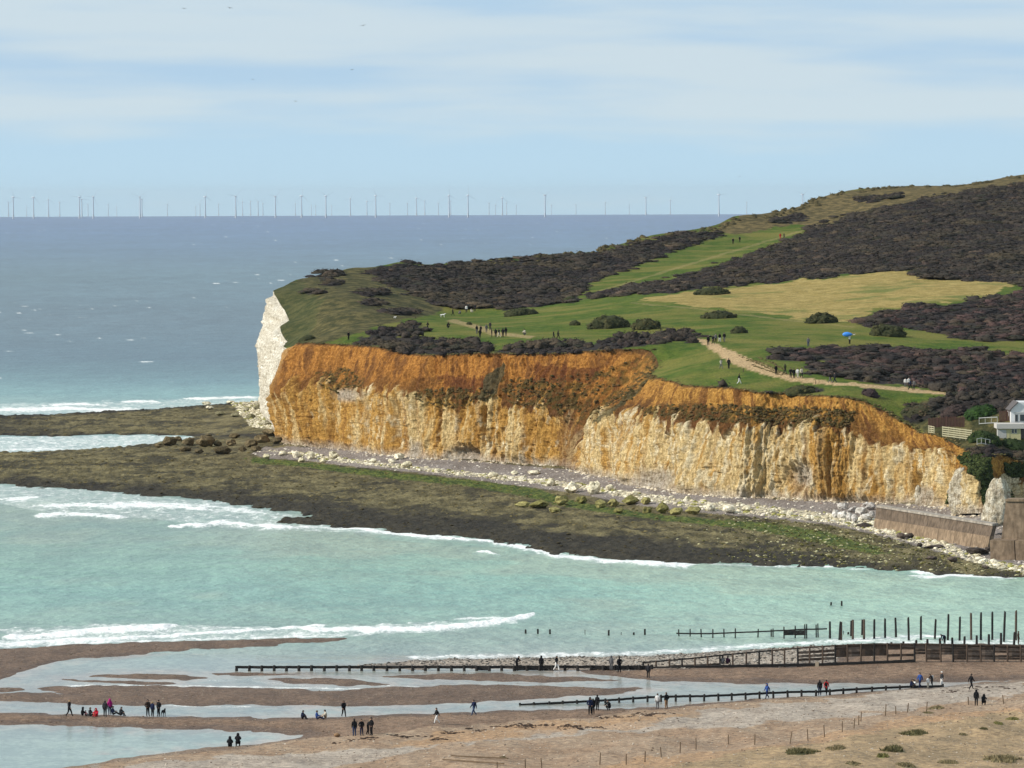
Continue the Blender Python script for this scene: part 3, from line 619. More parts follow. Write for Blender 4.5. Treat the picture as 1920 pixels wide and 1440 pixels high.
k.col(c); k.put(k.b.inputs['Roughness'], k.rng(k.attr('wet'), 0, 1, 0.95, 0.6)); k.bump(k.math('ADD', nm, ns), 0.9, 0.12)
M_SHINGLE = k.m
beach = kind(new_mesh('shingle_beach', BP, grid_faces(*BX.shape), M_SHINGLE, {'grey': m_grey, 'ochre': m_och, 'brown': brown, 'wet': np.clip(np.maximum(wet, 0.75 * (WH.ravel() < 8)), 0, 1), 'dune': dune}), 'structure')

# ---- foreshore with seaweed reef, from the cliff foot to the water
REEF = [
 [(-150, 783), (0, 780), (100, 778), (200, 772), (300, 768), (370, 761), (440, 757), (492, 754), (560, 780), (560, 812), (440, 815), (400, 816.5), (300, 815), (200, 813), (100, 817), (0, 815), (-150, 817)],
 [(-150, 853), (0, 850), (130, 845), (230, 838), (290, 832), (350, 824), (400, 816), (470, 812), (560, 800), (620, 836), (760, 856), (900, 862), (1080, 876), (1250, 912), (1450, 928), (1650, 938), (2100, 946), (2100, 1086), (1920, 1082), (1813, 1077), (1720, 1070), (1633, 1065), (1560, 1060), (1433, 1058), (1313, 1053.5), (1220, 1050), (1133, 1047), (1040, 1036), (1013, 1028), (913, 1011), (840, 1005), (767, 998), (700, 990), (667, 987), (590, 983), (523, 978), (530, 974), (600, 971), (585, 967), (540, 958), (483, 950), (393, 937), (300, 930), (233, 923), (140, 916), (67, 912), (0, 907), (-150, 902)],
]
RW = [ground_poly(p) for p in REEF]
fx_ = np.arange(-130, 108, 0.36); fyy = np.r_[np.arange(668, 1000, 1.1), np.arange(1000, 1270, 2.0)]
FX, FY = np.meshgrid(fx_, fyy)
def reef_sdf(x, y):
    wx_ = x + 0.9 * fbm(x / 3, y / 8, 1.1, 4); wy_ = y + 5 * fbm(x / 4, y / 9, 6.1, 4)
    d = np.full(x.shape, -1e9)
    for p in RW:
        s = segd(wx_, wy_ * 0.35, [(a, b * 0.35) for a, b in p], True); d = np.maximum(d, np.where(pip(wx_, wy_, p), s, -s))
    return d
RS = reef_sdf(FX, FY)
foot = [tuple(p[:2]) for p in cB[::12]]
DC = segd(FX, FY, foot); behind = pip(FX, FY, [tuple(p) for p in cB[::12, :2]] + [(-40, 1500), (330, 1500), (330, 700)])
DC = np.where(behind, -DC, DC)
footz = np.interp(FX, [60, 72, 80], [2.2, 2.6, 3.6])
ramp = footz - 0.115 * DC
rh = np.where(RS > 0, 0.42 * (1 - np.exp(-RS * 0.9)), 0.25 * RS)
bed = np.where(RS > 0, 0.32 * fbm(FX / 1.6, FY / 2.4, 0.0, 4) + 0.10 * noise(FX / 0.7, FY / 1.2, 3.0), 0)
crest = np.clip(ramp - 0.45, 0, 9)
FZ = np.maximum(np.maximum(rh, -1.5) + bed * sstep(0.6, 0.1, crest), np.minimum(ramp, footz + 0.3) * (RS > -1) - (RS <= -1) * 2)
FZ = FZ + (crest > 0) * (0.10 * fbm(FX / 1.2, FY / 1.8, 5.0, 3))
FZ = np.where(behind & (DC < -6), -2.0, FZ)
keepv = ~(behind & (DC < -8)) & (RS > -5)
fq = grid_faces(*FX.shape); fq = fq[keepv.ravel()[fq].all(1)]
ids = np.unique(fq); rem = -np.ones(FX.size, int); rem[ids] = np.arange(len(ids))
FV = np.stack([FX, FY, FZ], -1).reshape(-1, 3)[ids]; fq = rem[fq]
def fore_z(x, y):
    i = np.clip(np.searchsorted(fx_, x) - 1, 0, len(fx_) - 2); j = np.clip(np.searchsorted(fyy, y) - 1, 0, len(fyy) - 2)
    u = np.clip((x - fx_[i]) / (fx_[i + 1] - fx_[i]), 0, 1); v = np.clip((y - fyy[j]) / (fyy[j + 1] - fyy[j]), 0, 1)
    return (FZ[j, i] * (1 - u) + FZ[j, i + 1] * u) * (1 - v) + (FZ[j + 1, i] * (1 - u) + FZ[j + 1, i + 1] * u) * v
def at_fore(px, py):
    d = raydir(px, py); ys = np.arange(669, 1268, 0.25); P = cC[None] + d[None] * (ys / d[1])[:, None]
    h = fore_z(P[:, 0], P[:, 1]); ok = P[:, 2] < np.maximum(h, 0.0)
    i = int(np.argmax(ok)); p = P[i].copy(); p[2] = max(h[i], -0.1); return p
fpx, fpy = project(FV)
w1 = fbm(FV[:, 0] / 3, FV[:, 1] / 8, 2.0, 4)
ex_ = fpx + 25 * w1; ey_ = fpy + 5 * w1
SHING = [(470, 850), (500, 838), (620, 838), (900, 866), (1080, 882), (1250, 918), (1450, 935), (1700, 945), (2100, 950), (2100, 1062), (1900, 1060), (1840, 1058), (1760, 1035), (1640, 1002), (1560, 985), (1440, 972), (1300, 960), (1180, 945), (1080, 925), (980, 912), (880, 898), (760, 884), (640, 872), (560, 862), (500, 860)]
CHALKB = [(470, 848), (520, 846), (570, 858), (640, 866), (760, 880), (880, 893), (1000, 906), (1100, 918), (1200, 938), (1320, 955), (1440, 968), (1560, 980), (1650, 1000), (1760, 1032), (1850, 1062), (1960, 1082), (1960, 1072), (1850, 1048), (1760, 1012), (1650, 975), (1560, 962), (1440, 950), (1300, 938), (1180, 922), (1090, 908), (1000, 897), (880, 884), (760, 872), (640, 858), (560, 848)]
GREENB = [(470, 856), (560, 866), (640, 874), (760, 888), (880, 900), (1000, 914), (1080, 940), (1200, 960), (1320, 972), (1440, 980), (1540, 995), (1660, 1030), (1640, 1040), (1500, 1010), (1400, 992), (1280, 980), (1180, 968), (1060, 950), (980, 930), (880, 912), (760, 900), (640, 886), (560, 874), (470, 868)]
m_sh = pip(fpx + 8 * w1, fpy + 2 * w1, SHING) * 1.0; m_cb = pip(ex_, ey_, CHALKB) * 1.0; m_gr = pip(ex_, ey_, GREENB) * 1.0
far_tip = pip(fpx, fpy, [(430, 750), (560, 745), (560, 812), (470, 800)]) * 1.0; m_cb = np.maximum(m_cb, far_tip)
rs = RS.ravel()[ids]; dkl = np.interp(fpx, [-150, 0, 300, 500, 600, 700, 850, 1000, 1150, 1300, 1450, 1600, 1800], [890, 893, 908, 925, 938, 952, 966, 985, 1004, 1016, 1030, 1046, 1075])
m_dk = sstep(-7, 9, fpy - dkl + 9 * w1 + 10 * fbm(FV[:, 0] / 9, FV[:, 1] / 20, 6.0, 3)) * 0.92
m_dk = np.where(fpy < 832, sstep(5, 0, np.minimum(np.abs(fpy - np.interp(fpx, [0, 100, 200, 300, 400], [815, 817, 813, 815, 816])), np.abs(fpy - np.interp(fpx, [0, 200, 370, 490], [780, 772, 761, 754]))) + 3 * w1) + 0.5 * sstep(160, 0, fpx + 60 * w1), m_dk)
m_dk0 = sstep(3.0, 0.6, rs + 1.6 * w1 - np.interp(fpx, [0, 500, 640, 900, 1300, 1500, 1900], [0, 0.5, 1.5, 1.5, 0.6, 0, -1]) * 2)
k = NT('seaweed_reef_and_shingle', 0.9, 0.25)
nl = k.noise(0.22, 4.0, 0.65, stretch=(1, .45, 1)); nm = k.noise(0.9, 4.0, 0.7, stretch=(1, .7, 1)); ns = k.noise(3.0, 3.0, 0.75)
nw = k.noise(0.10, 5.0, 0.7, stretch=(1, .4, 1), dist=0.8); c = k.mix(k.rng(nl, 0.36, 0.64), (0.080, 0.066, 0.028), (0.22, 0.185, 0.088)); c = k.mix(k.rng(nw, 0.50, 0.60, 0.0, 0.9), c, (0.042, 0.036, 0.020)); c = k.mix(k.rng(nm, 0.54, 0.66, 0, .7), c, (0.065, 0.052, 0.026))
c = k.mix(k.attr('green'), c, k.mix(k.rng(nm, 0.4, 0.6), (0.035, 0.062, 0.010), (0.13, 0.155, 0.028)))
c = k.mix(k.attr('dark'), c, k.mix(k.rng(nm, 0.45, 0.65), (0.020, 0.017, 0.013), (0.055, 0.046, 0.030)))
sh = k.mix(k.rng(nl, 0.35, 0.62), (0.20, 0.168, 0.148), (0.275, 0.24, 0.22)); sh = k.mix(k.rng(nl, 0.66, 0.72), sh, (0.30, 0.165, 0.12))
c = k.mix(k.attr('shingle'), c, sh)
c = k.mix(k.math('MULTIPLY', k.attr('chalk'), k.rng(nm, 0.42, 0.56)), c, (0.62, 0.56, 0.40))
c = k.mix(0.8, c, k.mix(k.rng(ns, 0.35, 0.65), (0.55, 0.55, 0.55), (1.35, 1.35, 1.35)), 'MULTIPLY')
k.col(c); k.bump(k.math('ADD', nm, ns), 1.0, 0.3)
M_REEF = k.m
fore = kind(new_mesh('rocky_foreshore', FV, fq, M_REEF, {'shingle': m_sh, 'chalk': m_cb, 'green': m_gr, 'dark': np.clip(m_dk, 0, 1) * (1 - m_sh)}), 'structure')

# ---- the sea, following the curve of the earth to the horizon and beyond
pys = np.r_[np.linspace(1475, 1180, 250), np.linspace(1179, 900, 230), np.linspace(899, 745, 120), np.linspace(744, 408, 190), np.linspace(407.5, 403.6, 9)]
al = (pys - 369.0) / FPX
rr = REARTH * (al - np.sqrt(np.maximum(al * al - 2 * CAM_H / REARTH, 0)))
rr = np.r_[rr, 30000, 33000, 37000, 42000, 48000]
th = np.linspace(-0.123, 0.123, 470); ext = np.array([0.14, 0.17, 0.22, 0.3, 0.42, 0.6, 0.85, 1.15])
th = np.r_[-ext[::-1], th, ext]
TH, RRg = np.meshgrid(th, rr)
SX = RRg * np.sin(TH); SY = RRg * np.cos(TH); SZ = -RRg ** 2 / (2 * REARTH)
SP = np.stack([SX, SY, np.zeros_like(SX) + SZ], -1).reshape(-1, 3)
spx, spy = project(SP)
foam = np.zeros(len(SP))
nz = fbm(SP[:, 0] / 2.2, SP[:, 1] / 5, 3.0, 4); nzl = fbm(SP[:, 0] / 9, SP[:, 1] / 18, 5.0, 3)
crestz = np.zeros(len(SP))
def line(pts, w, s=1.0, tail=0.0, h=0.0):
    """a breaking crest: sharp on the shoreward side, trailing foam on the other; w half width in vertical pixels"""
    global foam, crestz
    x = np.array([p[0] for p in pts], float); y = np.array([p[1] for p in pts], float); o = np.argsort(x)
    yy = np.interp(spx, x[o], y[o], left=-1e5, right=-1e5)
    ww = w * np.clip(np.minimum(spx - x.min(), x.max() - spx) / 25.0, 0.12, 1) * (1 + 0.5 * nzl)
    d = (spy - yy + 2.2 * nz * w / 4)
    v = np.where(d < 0, np.exp(-(d / ww) ** 2), np.exp(-(d / (ww * (1 + tail))) ** 2))
    foam = np.maximum(foam, s * v * (spx > x.min()) * (spx < x.max()))
    if h: crestz = np.maximum(crestz, h * np.exp(-(d / (ww * 1.2)) ** 2) * (spx > x.min()) * (spx < x.max()))
def wash(poly, s, warp=1.0):
    global foam
    m = pip(spx + 22 * nz * warp, spy + 3 * nz * warp + 2 * nzl, poly)
    foam = np.maximum(foam, m * s)
line([(0, 1196), (90, 1190), (180, 1181), (250, 1178), (335, 1172)], 3.6, 1.0, 1.6, 0.22)
line([(0, 1208), (150, 1199), (300, 1192), (480, 1181)], 2.6, 0.9, 1.4, 0.1)
line([(-60, 1213), (0, 1211), (100, 1207), (250, 1202), (420, 1196), (560, 1193), (650, 1192)], 3, 0.7, 0.3)
line([(455, 1184), (540, 1177), (622, 1172)], 2.0, 0.9, 0.8, 0.15)
line([(560, 1180), (700, 1180), (800, 1178), (900, 1169), (960, 1160), (1010, 1150)], 2.8, 1.0, 1.5, 0.24)
line([(840, 1161), (920, 1158), (960, 1159)], 2.2, 0.7, 0.3)
wash([(0, 1180), (200, 1172), (330, 1172), (480, 1176), (640, 1174), (820, 1166), (960, 1158), (980, 1164), (820, 1184), (650, 1192), (500, 1196), (300, 1204), (0, 1216)], 0.50)
line([(0, 936), (40, 934), (80, 930)], 4, 0.8, 0.5); line([(60, 950), (150, 948), (330, 950), (400, 956)], 4.5, 0.85, 0.5, 0.25)
line([(60, 968), (140, 964), (250, 971)], 3.5, 0.8, 0.6, 0.25); line([(310, 989), (380, 985), (420, 980), (470, 986), (560, 990)], 3.6, 0.9, 0.5, 0.3)
line([(200, 944), (300, 945), (400, 948), (500, 962)], 5, 0.75, 0.5)
wash([(-100, 908), (0, 910), (160, 917), (300, 932), (400, 940), (500, 955), (600, 975), (700, 992), (700, 1000), (560, 996), (400, 988), (280, 972), (120, 965), (0, 945), (-100, 940)], 0.44)
line([(590, 975), (667, 989), (767, 1001), (850, 1009), (913, 1014), (1013, 1031), (1040, 1040), (1133, 1050), (1230, 1054), (1313, 1057)], 4.0, 0.85, 0.7)
line([(500, 984), (600, 988), (700, 997), (800, 1006), (900, 1015)], 3.5, 0.6, 0.6)
line([(885, 1038), (910, 1035), (943, 1042)], 2.5, 0.8, 0.2, 0.2); line([(1050, 1042), (1150, 1051), (1250, 1058), (1310, 1059)], 3.5, 0.8, 0.6)
line([(1313, 1056), (1433, 1061), (1560, 1063), (1633, 1068)], 1.8, 0.6, 0.4); line([(1700, 1071), (1800, 1078), (1905, 1084)], 2.6, 0.85, 0.5); line([(1700, 1080), (1755, 1080), (1785, 1079)], 3.4, 0.75, 0.5)
line([(-40, 768), (60, 766), (120, 764), (200, 768), (260, 766)], 3.4, 0.9, 0.9); line([(80, 760), (147, 757), (200, 760)], 3, 0.9, 0.6); line([(220, 753), (260, 752), (312, 753)], 2.4, 0.95, 0.4); line([(340, 747), (410, 746), (492, 744)], 2.2, 0.95, 0.5)
wash([(-100, 758), (100, 756), (220, 752), (340, 748), (495, 744), (495, 756), (370, 762), (300, 769), (200, 773), (100, 779), (-100, 784)], 0.46)
wash([(-100, 818), (100, 819), (250, 816), (400, 818), (370, 824), (290, 834), (130, 846), (-100, 852)], 0.52)
line([(0, 844), (60, 842), (140, 843)], 2.5, 0.75, 0.4); line([(60, 838), (75, 840), (100, 842)], 1.6, 0.8, 0.3); line([(220, 830), (300, 822), (380, 819)], 2.2, 0.6, 0.6)
line([(760, 1231), (1000, 1228), (1200, 1223), (1350, 1214), (1450, 1208), (1556, 1202), (1672, 1196), (1740, 1192)], 4.0, 0.62, 1.0)
line([(1400, 1209), (1470, 1206), (1530, 1205)], 1.6, 0.8, 0.3); line([(1728, 1190), (1750, 1192), (1778, 1190)], 2.2, 0.8, 0.4); line([(1570, 1200), (1700, 1205), (1920, 1205)], 3.0, 0.6, 0.5)
wash([(1540, 1204), (1640, 1200), (1800, 1199), (1930, 1200), (1930, 1212), (1700, 1208), (1600, 1212)], 0.5)
line([(640, 1280), (760, 1287)], 1.2, 0.6, 0.2); line([(110, 1286), (240, 1284), (420, 1287), (600, 1290), (690, 1292)], 1.6, 0.65, 0.3); line([(300, 1322), (420, 1325), (480, 1324)], 1.4, 0.6, 0.5); line([(730, 1285), (800, 1288), (812, 1289)], 1.2, 0.55, 0.2)
line([(470, 1276), (560, 1285), (650, 1289)], 1.5, 0.4, 0.4); line([(300, 1268), (420, 1276), (520, 1268)], 2, 0.35, 0.4)
# open sea white horses
RRf = RRg.ravel()
wh = sstep(0.80, 1.05, fbm(SP[:, 0] / 9, SP[:, 1] / 40, 7.0, 3) + 0.35 * fbm(SP[:, 0] / 160, SP[:, 1] / 500, 2.0, 2)) * (spy < 742) * sstep(20000, 5000, RRf)
foam = np.maximum(foam, wh * 0.75)
foam = np.where(SP[:, 1] < 404, 0, foam)
def lin(r, g, b): return np.array([((v / 255 + 0.055) / 1.055) ** 2.4 if v > 10 else v / 3294 for v in (r, g, b)])
stops = [(403, (92, 120, 162)), (440, (94, 128, 160)), (520, (98, 138, 158)), (600, (92, 126, 146)), (670, (90, 126, 146)), (705, (106, 148, 160)), (740, (132, 176, 178)), (760, (150, 184, 182)), (850, (160, 188, 184)), (930, (152, 178, 168)), (1000, (146, 184, 168)), (1060, (146, 196, 178)), (1110, (138, 196, 184)), (1150, (146, 194, 182)), (1185, (156, 186, 176)), (1215, (160, 182, 176)), (1260, (160, 168, 164)), (1340, (158, 170, 168)), (1400, (166, 186, 180)), (1475, (166, 186, 180))]
sy = np.array([s[0] for s in stops], float); sc_ = np.array([lin(*s[1]) for s in stops])
pyw = spy + 14 * nzl * sstep(700, 950, spy) + 10 * fbm(SP[:, 0] / 60, SP[:, 1] / 90, 1.0, 3)
wcol = np.stack([np.interp(pyw, sy, sc_[:, i]) for i in range(3)], 1)
silt = (sstep(0.1, 0.7, fbm(SP[:, 0] / 22, SP[:, 1] / 45, 4.0, 3) + 0.7 * np.exp(-((spy - np.interp(spx, [0, 500, 900, 1300, 1900], [975, 1005, 1040, 1075, 1100])) / 30) ** 2)) * sstep(900, 960, spy) * sstep(1170, 1120, spy))[:, None]
wcol = lerp(wcol, lin(172, 188, 168), silt * 0.55)
rt = (sstep(900, 1900, spx) * sstep(1040, 1100, spy) * sstep(1230, 1180, spy))[:, None]; wcol = lerp(wcol, lin(182, 218, 196), rt * 0.75)
fs = sstep(1500, 2200, RRf)[:, None]; wcol = wcol * (1 + fs * (0.16 * fbm(SP[:, 0] / 16, SP[:, 1] / 75, 41.0, 3) + 0.10 * fbm(SP[:, 0] / 150, SP[:, 1] / 500, 43.0, 3))[:, None]); wcol = lerp(wcol, wcol.mean(1, keepdims=True) * np.array([0.93, 1.02, 1.05]), 0.18 * fs)
mk = (sstep(880, 960, spy) * sstep(1225, 1190, spy))[:, None]; wcol = lerp(wcol, lin(178, 200, 186), 0.22 * mk)
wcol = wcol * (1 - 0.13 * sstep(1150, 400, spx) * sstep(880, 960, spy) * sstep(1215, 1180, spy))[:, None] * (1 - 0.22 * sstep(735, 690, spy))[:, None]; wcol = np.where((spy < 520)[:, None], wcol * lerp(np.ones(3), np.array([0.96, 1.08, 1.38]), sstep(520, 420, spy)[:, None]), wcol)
calm = sstep(1222, 1240, spy)
sb_ = np.nonzero((spy > 1190) & (spy < 1415) & (spx > -150) & (spx < 2000))[0]
sd_, _w = bars_sdf(SP[sb_, 0], SP[sb_, 1])
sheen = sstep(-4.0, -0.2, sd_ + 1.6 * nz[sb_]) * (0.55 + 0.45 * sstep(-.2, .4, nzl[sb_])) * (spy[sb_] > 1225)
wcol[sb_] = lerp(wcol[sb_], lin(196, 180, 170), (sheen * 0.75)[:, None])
zwave = (0.10 * fbm(SP[:, 0] / 3.5, SP[:, 1] / 6, 8.0, 3) + 0.07 * noise(SP[:, 0] / 11, SP[:, 1] / 7)) * sstep(1500, 700, RRf) * (1 - calm) + crestz * (1 + 0.4 * nz)
SP[:, 2] += zwave
SP[:, 2] -= 0.02
k = NT('sea_water', 0.16, 0.34)
k.b.inputs['IOR'].default_value = 1.33
n1 = k.noise(0.55, 4.0, 0.6, stretch=(1, .6, 1)); n2 = k.noise(0.11, 4.0, 0.6, stretch=(1, .55, 1)); n3 = k.noise(0.02, 4.0, 0.62, stretch=(1, .45, 1)); n4 = k.noise(0.0035, 3.0, 0.6, stretch=(1, .4, 1))
n0 = k.noise(1.6, 3.0, 0.6, stretch=(1, .5, 1)); wv = k.math('ADD', k.math('ADD', k.math('MULTIPLY', n1, 1.2), k.math('MULTIPLY', n2, 1.1)), k.math('ADD', k.math('MULTIPLY', n0, 0.7), k.math('ADD', k.math('MULTIPLY', n3, 0.6), k.math('MULTIPLY', n4, 0.5))))
c = k.mix(k.rng(k.attr('far'), 0, 1, 0.55, 0.95), k.attr('wcol', True), k.mix(k.rng(wv, 1.78, 2.32), (0.64, 0.69, 0.74), (1.33, 1.30, 1.26)), 'MULTIPLY')
c = k.mix(1.0, c, (0.70, 0.70, 0.68), 'MULTIPLY')
fn_ = k.math('ADD', k.math('MULTIPLY', k.noise(0.55, 5.0, 0.75, stretch=(1, .38, 1), dist=0.9), 1.5), k.math('MULTIPLY', k.noise(2.6, 3.0, 0.7, stretch=(1, .5, 1), dist=0.5), 0.7))
ff = k.rng(k.math('ADD', k.attr('foam'), k.math('SUBTRACT', fn_, 1.1)), 0.36, 0.80)
c = k.mix(k.math('MULTIPLY', k.attr('foam'), 0.45), c, (0.55, 0.62, 0.61))
k.col(k.mix(ff, c, (0.80, 0.82, 0.82)))
k.put(k.b.inputs['Roughness'], k.mix(ff, k.mix(k.attr('calm'), (0.30,) * 3, (0.22,) * 3), (0.85,) * 3))
bm = k.n('ShaderNodeBump'); bm.inputs['Strength'].default_value = 1.0; bm.inputs['Distance'].default_value = 0.5
k.put(bm.inputs['Height'], k.math('MULTIPLY', k.math('ADD', k.math('MULTIPLY', n1, 0.8), k.math('MULTIPLY', n2, 2.0)), k.rng(k.attr('calm'), 0, 1, 1.0, 0.30)))
k.put(k.b.inputs['Normal'], bm.outputs[0])
M_SEA = k.m
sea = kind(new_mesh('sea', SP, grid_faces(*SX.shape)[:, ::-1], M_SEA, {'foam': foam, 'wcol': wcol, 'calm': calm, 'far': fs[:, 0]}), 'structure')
# ================================================================== vegetation and stones
def leafmat(name, a=(0.5, 1.5)):
    k = NT(name, 0.9, 0.12)
    n = k.noise(2.2, 4.0, 0.75)
    k.col(k.mix(0.9, k.attr('col', True), k.mix(k.rng(n, 0.3, 0.7), (a[0],) * 3, (a[1],) * 3), 'MULTIPLY')); return k.m
M_LEAF = leafmat('leafy_scrub', (0.60, 1.40)); 
ks = NT('boulder_stone', 0.95, 0.1); nst = ks.noise(2.2, 4.0, 0.7)
ks.col(ks.mix(0.85, ks.attr('col', True), ks.mix(ks.rng(nst, 0.35, 0.66), (0.50, 0.47, 0.42), (1.3, 1.3, 1.3)), 'MULTIPLY')); ks.bump(nst, 0.7, 0.15)
M_STONE = ks.m
def clumps(name, pos, rad, hgt, cols, parent=None, protos=None):
    pos = np.asarray(pos); n = len(pos)
    V, F, I = batch(protos or CLUMPS, pos, np.stack([rad, rad * rng.uniform(0.7, 1.0, n), hgt], 1))
    return new_mesh(name, V, F, M_LEAF, {'col': np.asarray(cols)[I]}, smooth=protos is not None, parent=parent)
# scrub: which of the hill's vertices are under it
w = m_scrub * np.clip(LV[:, 1] / 1200, 0.6, 1.0) * (lpx > -40) * (lpx < 2000)
w = w * np.clip(0.75 + 1.1 * fbm(LV[:, 0] / 7, LV[:, 1] / 14, 21.0, 3), 0.12, 1)
near = pip(lpx + 34 * fbm(LV[:, 0] / 5, LV[:, 1] / 11, 31.0, 3), lpy + 9 * fbm(LV[:, 0] / 5, LV[:, 1] / 11, 37.0, 3), SCRUB['left_hill'])
for q_ in ('right_hill', 'heather', 'valley', 'edge_a', 'edge_b', 'edge_c'): near |= pip(lpx + 34 * fbm(LV[:, 0] / 5, LV[:, 1] / 11, 31.0, 3), lpy + 9 * fbm(LV[:, 0] / 5, LV[:, 1] / 11, 37.0, 3), SCRUB[q_])
w = np.maximum(w, near * (m_yel < .5) * (m_path < .5) * 0.16 * (lpx > -40) * (lpx < 2000))
cand = np.nonzero(w > 0)[0]
pk = cand[rng.random(len(cand)) < w[cand] * min(1, 17000 / w[cand].sum())]
sp = LV[pk] + np.c_[rng.uniform(-.5, .5, len(pk)), rng.uniform(-1, 1, len(pk)), np.zeros(len(pk))]
gpx, gpy = lpx[pk], lpy[pk]
nb = fbm(sp[:, 0] / 14, sp[:, 1] / 22, 5.0, 3); nb2 = fbm(sp[:, 0] / 4, sp[:, 1] / 6, 9.0, 2)
edge_low = ((gpx < 1310) & (gpy > 600)) | (gpy > 715)
rad = rng.uniform(0.65, 1.7, len(pk)) * np.where(edge_low, 0.8, 1.35) * (1 + 0.5 * np.clip(nb, -0.6, 0.8)); hgt = rad * np.where(edge_low, 1.0, 0.52) * rng.uniform(0.35, 0.75, len(pk)) * (1 + 0.5 * np.clip(nb2, -.6, .8))
mauve = (pip(gpx, gpy, SCRUB['heather']) | pip(gpx, gpy, SCRUB['valley'])) * 1.0
base = lerp(P3(0.025, 0.021, 0.021), P3(0.040, 0.034, 0.027), sstep(-0.2, 0.5, nb)[:, None]); sp[:, 2] += 0.7 * np.clip(nb, 0, 1)
base = lerp(base, P3(0.075, 0.058, 0.034), (sstep(0.1, 0.6, fbm(sp[:, 0] / 5, sp[:, 1] / 12, 53.0, 3)) * 0.5)[:, None]); base = lerp(base, P3(0.085, 0.050, 0.046), (sstep(0.0, 0.55, nb2 + 0.2 * nb) * (0.10 + 0.6 * mauve))[:, None])
base = lerp(base, P3(0.13, 0.09, 0.065), (sstep(0.45, 0.9, fbm(sp[:, 0] / 7, sp[:, 1] / 11, 1.7, 2)) * 0.6)[:, None])
base = lerp(base, P3(0.022, 0.027, 0.015), (sstep(0.25, 0.6, -nb2) * 0.6)[:, None])
base = lerp(base, P3(0.075, 0.060, 0.036), (sstep(0.25, 0.7, fbm(sp[:, 0] / 20, sp[:, 1] / 40, 33.0, 3)) * 0.55 * (1 - mauve))[:, None]); base = base * rng.uniform(0.90, 1.12, (len(pk), 1))
kind(clumps('hillside_scrub', sp, rad, hgt, base, protos=TUFTS), 'stuff')
sl = np.array([at_y(*s_) for s_ in SKYL]); tq = rng.uniform(8, len(sl) - 1.01, 420); iq = tq.astype(int); sq = sl[iq] + (sl[iq + 1] - sl[iq]) * (tq - iq)[:, None]
sq[:, 1] -= rng.uniform(1, 22, len(sq)) ** 1.0; sq[:, 0] += rng.normal(0, 1, len(sq)); sq = sq[noise(sq[:, 0] / 9, 4.0) > -0.15]; sq[:, 2] = land_fast(sq[:, 0], sq[:, 1]) - .1
r_ = rng.uniform(0.4, 1.5, len(sq)); kind(clumps('ridge_scrub', sq, r_, r_ * 0.6, lerp(P3(0.05, 0.045, 0.022), P3(0.12, 0.095, 0.045), rng.random((len(sq), 1))), protos=TUFTS), 'stuff')
# growth on the cliff: slumped clay, ivy and the ragged turf edge
def cliff_pick(polys, n, pmul=1.0):
    m = np.zeros(U.shape, bool)
    for p in polys: m |= pip(cpx, cpy, p)
    c_ = np.nonzero(m.ravel())[0]; c_ = c_[rng.random(len(c_)) < min(1, n / max(1, len(c_)))]
    return Wd.reshape(-1, 3)[c_]
gp = cliff_pick(VEGP, 1500); r_ = rng.uniform(0.15, 0.45, len(gp))
kind(clumps('cliff_growth', gp, r_, r_ * 0.7, lerp(P3(0.07, 0.06, 0.02), P3(0.14, 0.085, 0.035), rng.random((len(gp), 1)))), 'stuff')
gp = cliff_pick(IVY, 1600); r_ = rng.uniform(0.2, 0.5, len(gp))
kind(clumps('cliff_ivy', gp, r_, r_ * 0.9, lerp(P3(0.022, 0.034, 0.010), P3(0.060, 0.075, 0.022), rng.random((len(gp), 1)) ** 1.5)), 'stuff')
e_ = cT[::2]; e_ = e_[(e_[:, 1] < 1020)]; e_ = np.vstack([e_ + np.c_[rng.normal(0, .25, len(e_)), rng.normal(0, .6, len(e_)), np.zeros(len(e_))] - np.r_[nor[::2][:len(e_)].T, [np.zeros(len(e_))]].T * rng.uniform(0, 1.0, (len(e_), 1)) for _ in range(2)])
e_[:, 2] -= 0.12; r_ = rng.uniform(0.15, 0.4, len(e_))
kind(clumps('cliff_edge_grass', e_, r_, r_ * 0.7, lerp(P3(0.055, 0.055, 0.020), P3(0.16, 0.12, 0.05), rng.random((len(e_), 1)))), 'stuff')

def bush(px, py, wpx, hpx, cat, label, dark=(0.026, 0.032, 0.014), light=(0.062, 0.060, 0.026), group=None, name='gorse_bush'):
    p = at_land(px, py); s = p[1] / FPX; rx = wpx * s / 2; h = hpx * s; ry = rx * 0.8
    n = int(np.clip(rx * h * 14, 26, 110)); u = rng.normal(size=(n, 3)); u[:, 2] = np.abs(u[:, 2]); u /= np.linalg.norm(u, axis=1)[:, None]
    q = u * rng.uniform(0.75, 0.95, (n, 1)); loc = np.c_[q[:, 0] * rx, q[:, 1] * ry, q[:, 2] * h * 0.85]
    loc[:, 2] += land_fast(p[0] + loc[:, 0], p[1] + loc[:, 1]) - p[2]
    r_ = rng.uniform(0.12, 0.24, n) * min(rx, h * 1.5)
    c_ = lerp(np.array(dark), np.array(light), rng.random((n, 1)) ** 1.6)
    V, F, I = batch(TUFTS, loc, np.stack([r_, r_, r_ * 0.8], 1)); cv = c_[I]
    dv, df = ICO2; d_ = dv * np.array([rx * .93, ry * .93, h * .9]) * (1 + 0.16 * noise(dv[:, 0] * 2 + px, dv[:, 1] * 2, dv[:, 2] * 2))[:, None]; d_[:, 2] = np.maximum(d_[:, 2], -h * .25); d_[:, 2] += (land_fast(p[0] + d_[:, 0], p[1] + d_[:, 1]) - p[2]) * .8
    F = np.vstack([F, df + len(V)]); V = np.vstack([V, d_]); cv = np.vstack([cv, lerp(np.array(dark), np.array(light), 0.25 + 0.2 * noise(d_[:, 0], d_[:, 1], d_[:, 2])[:, None])])
    o = new_mesh(name, V, F, M_LEAF, {'col': cv}, smooth=True); o.location = p
    return tag(o, label, cat, group)
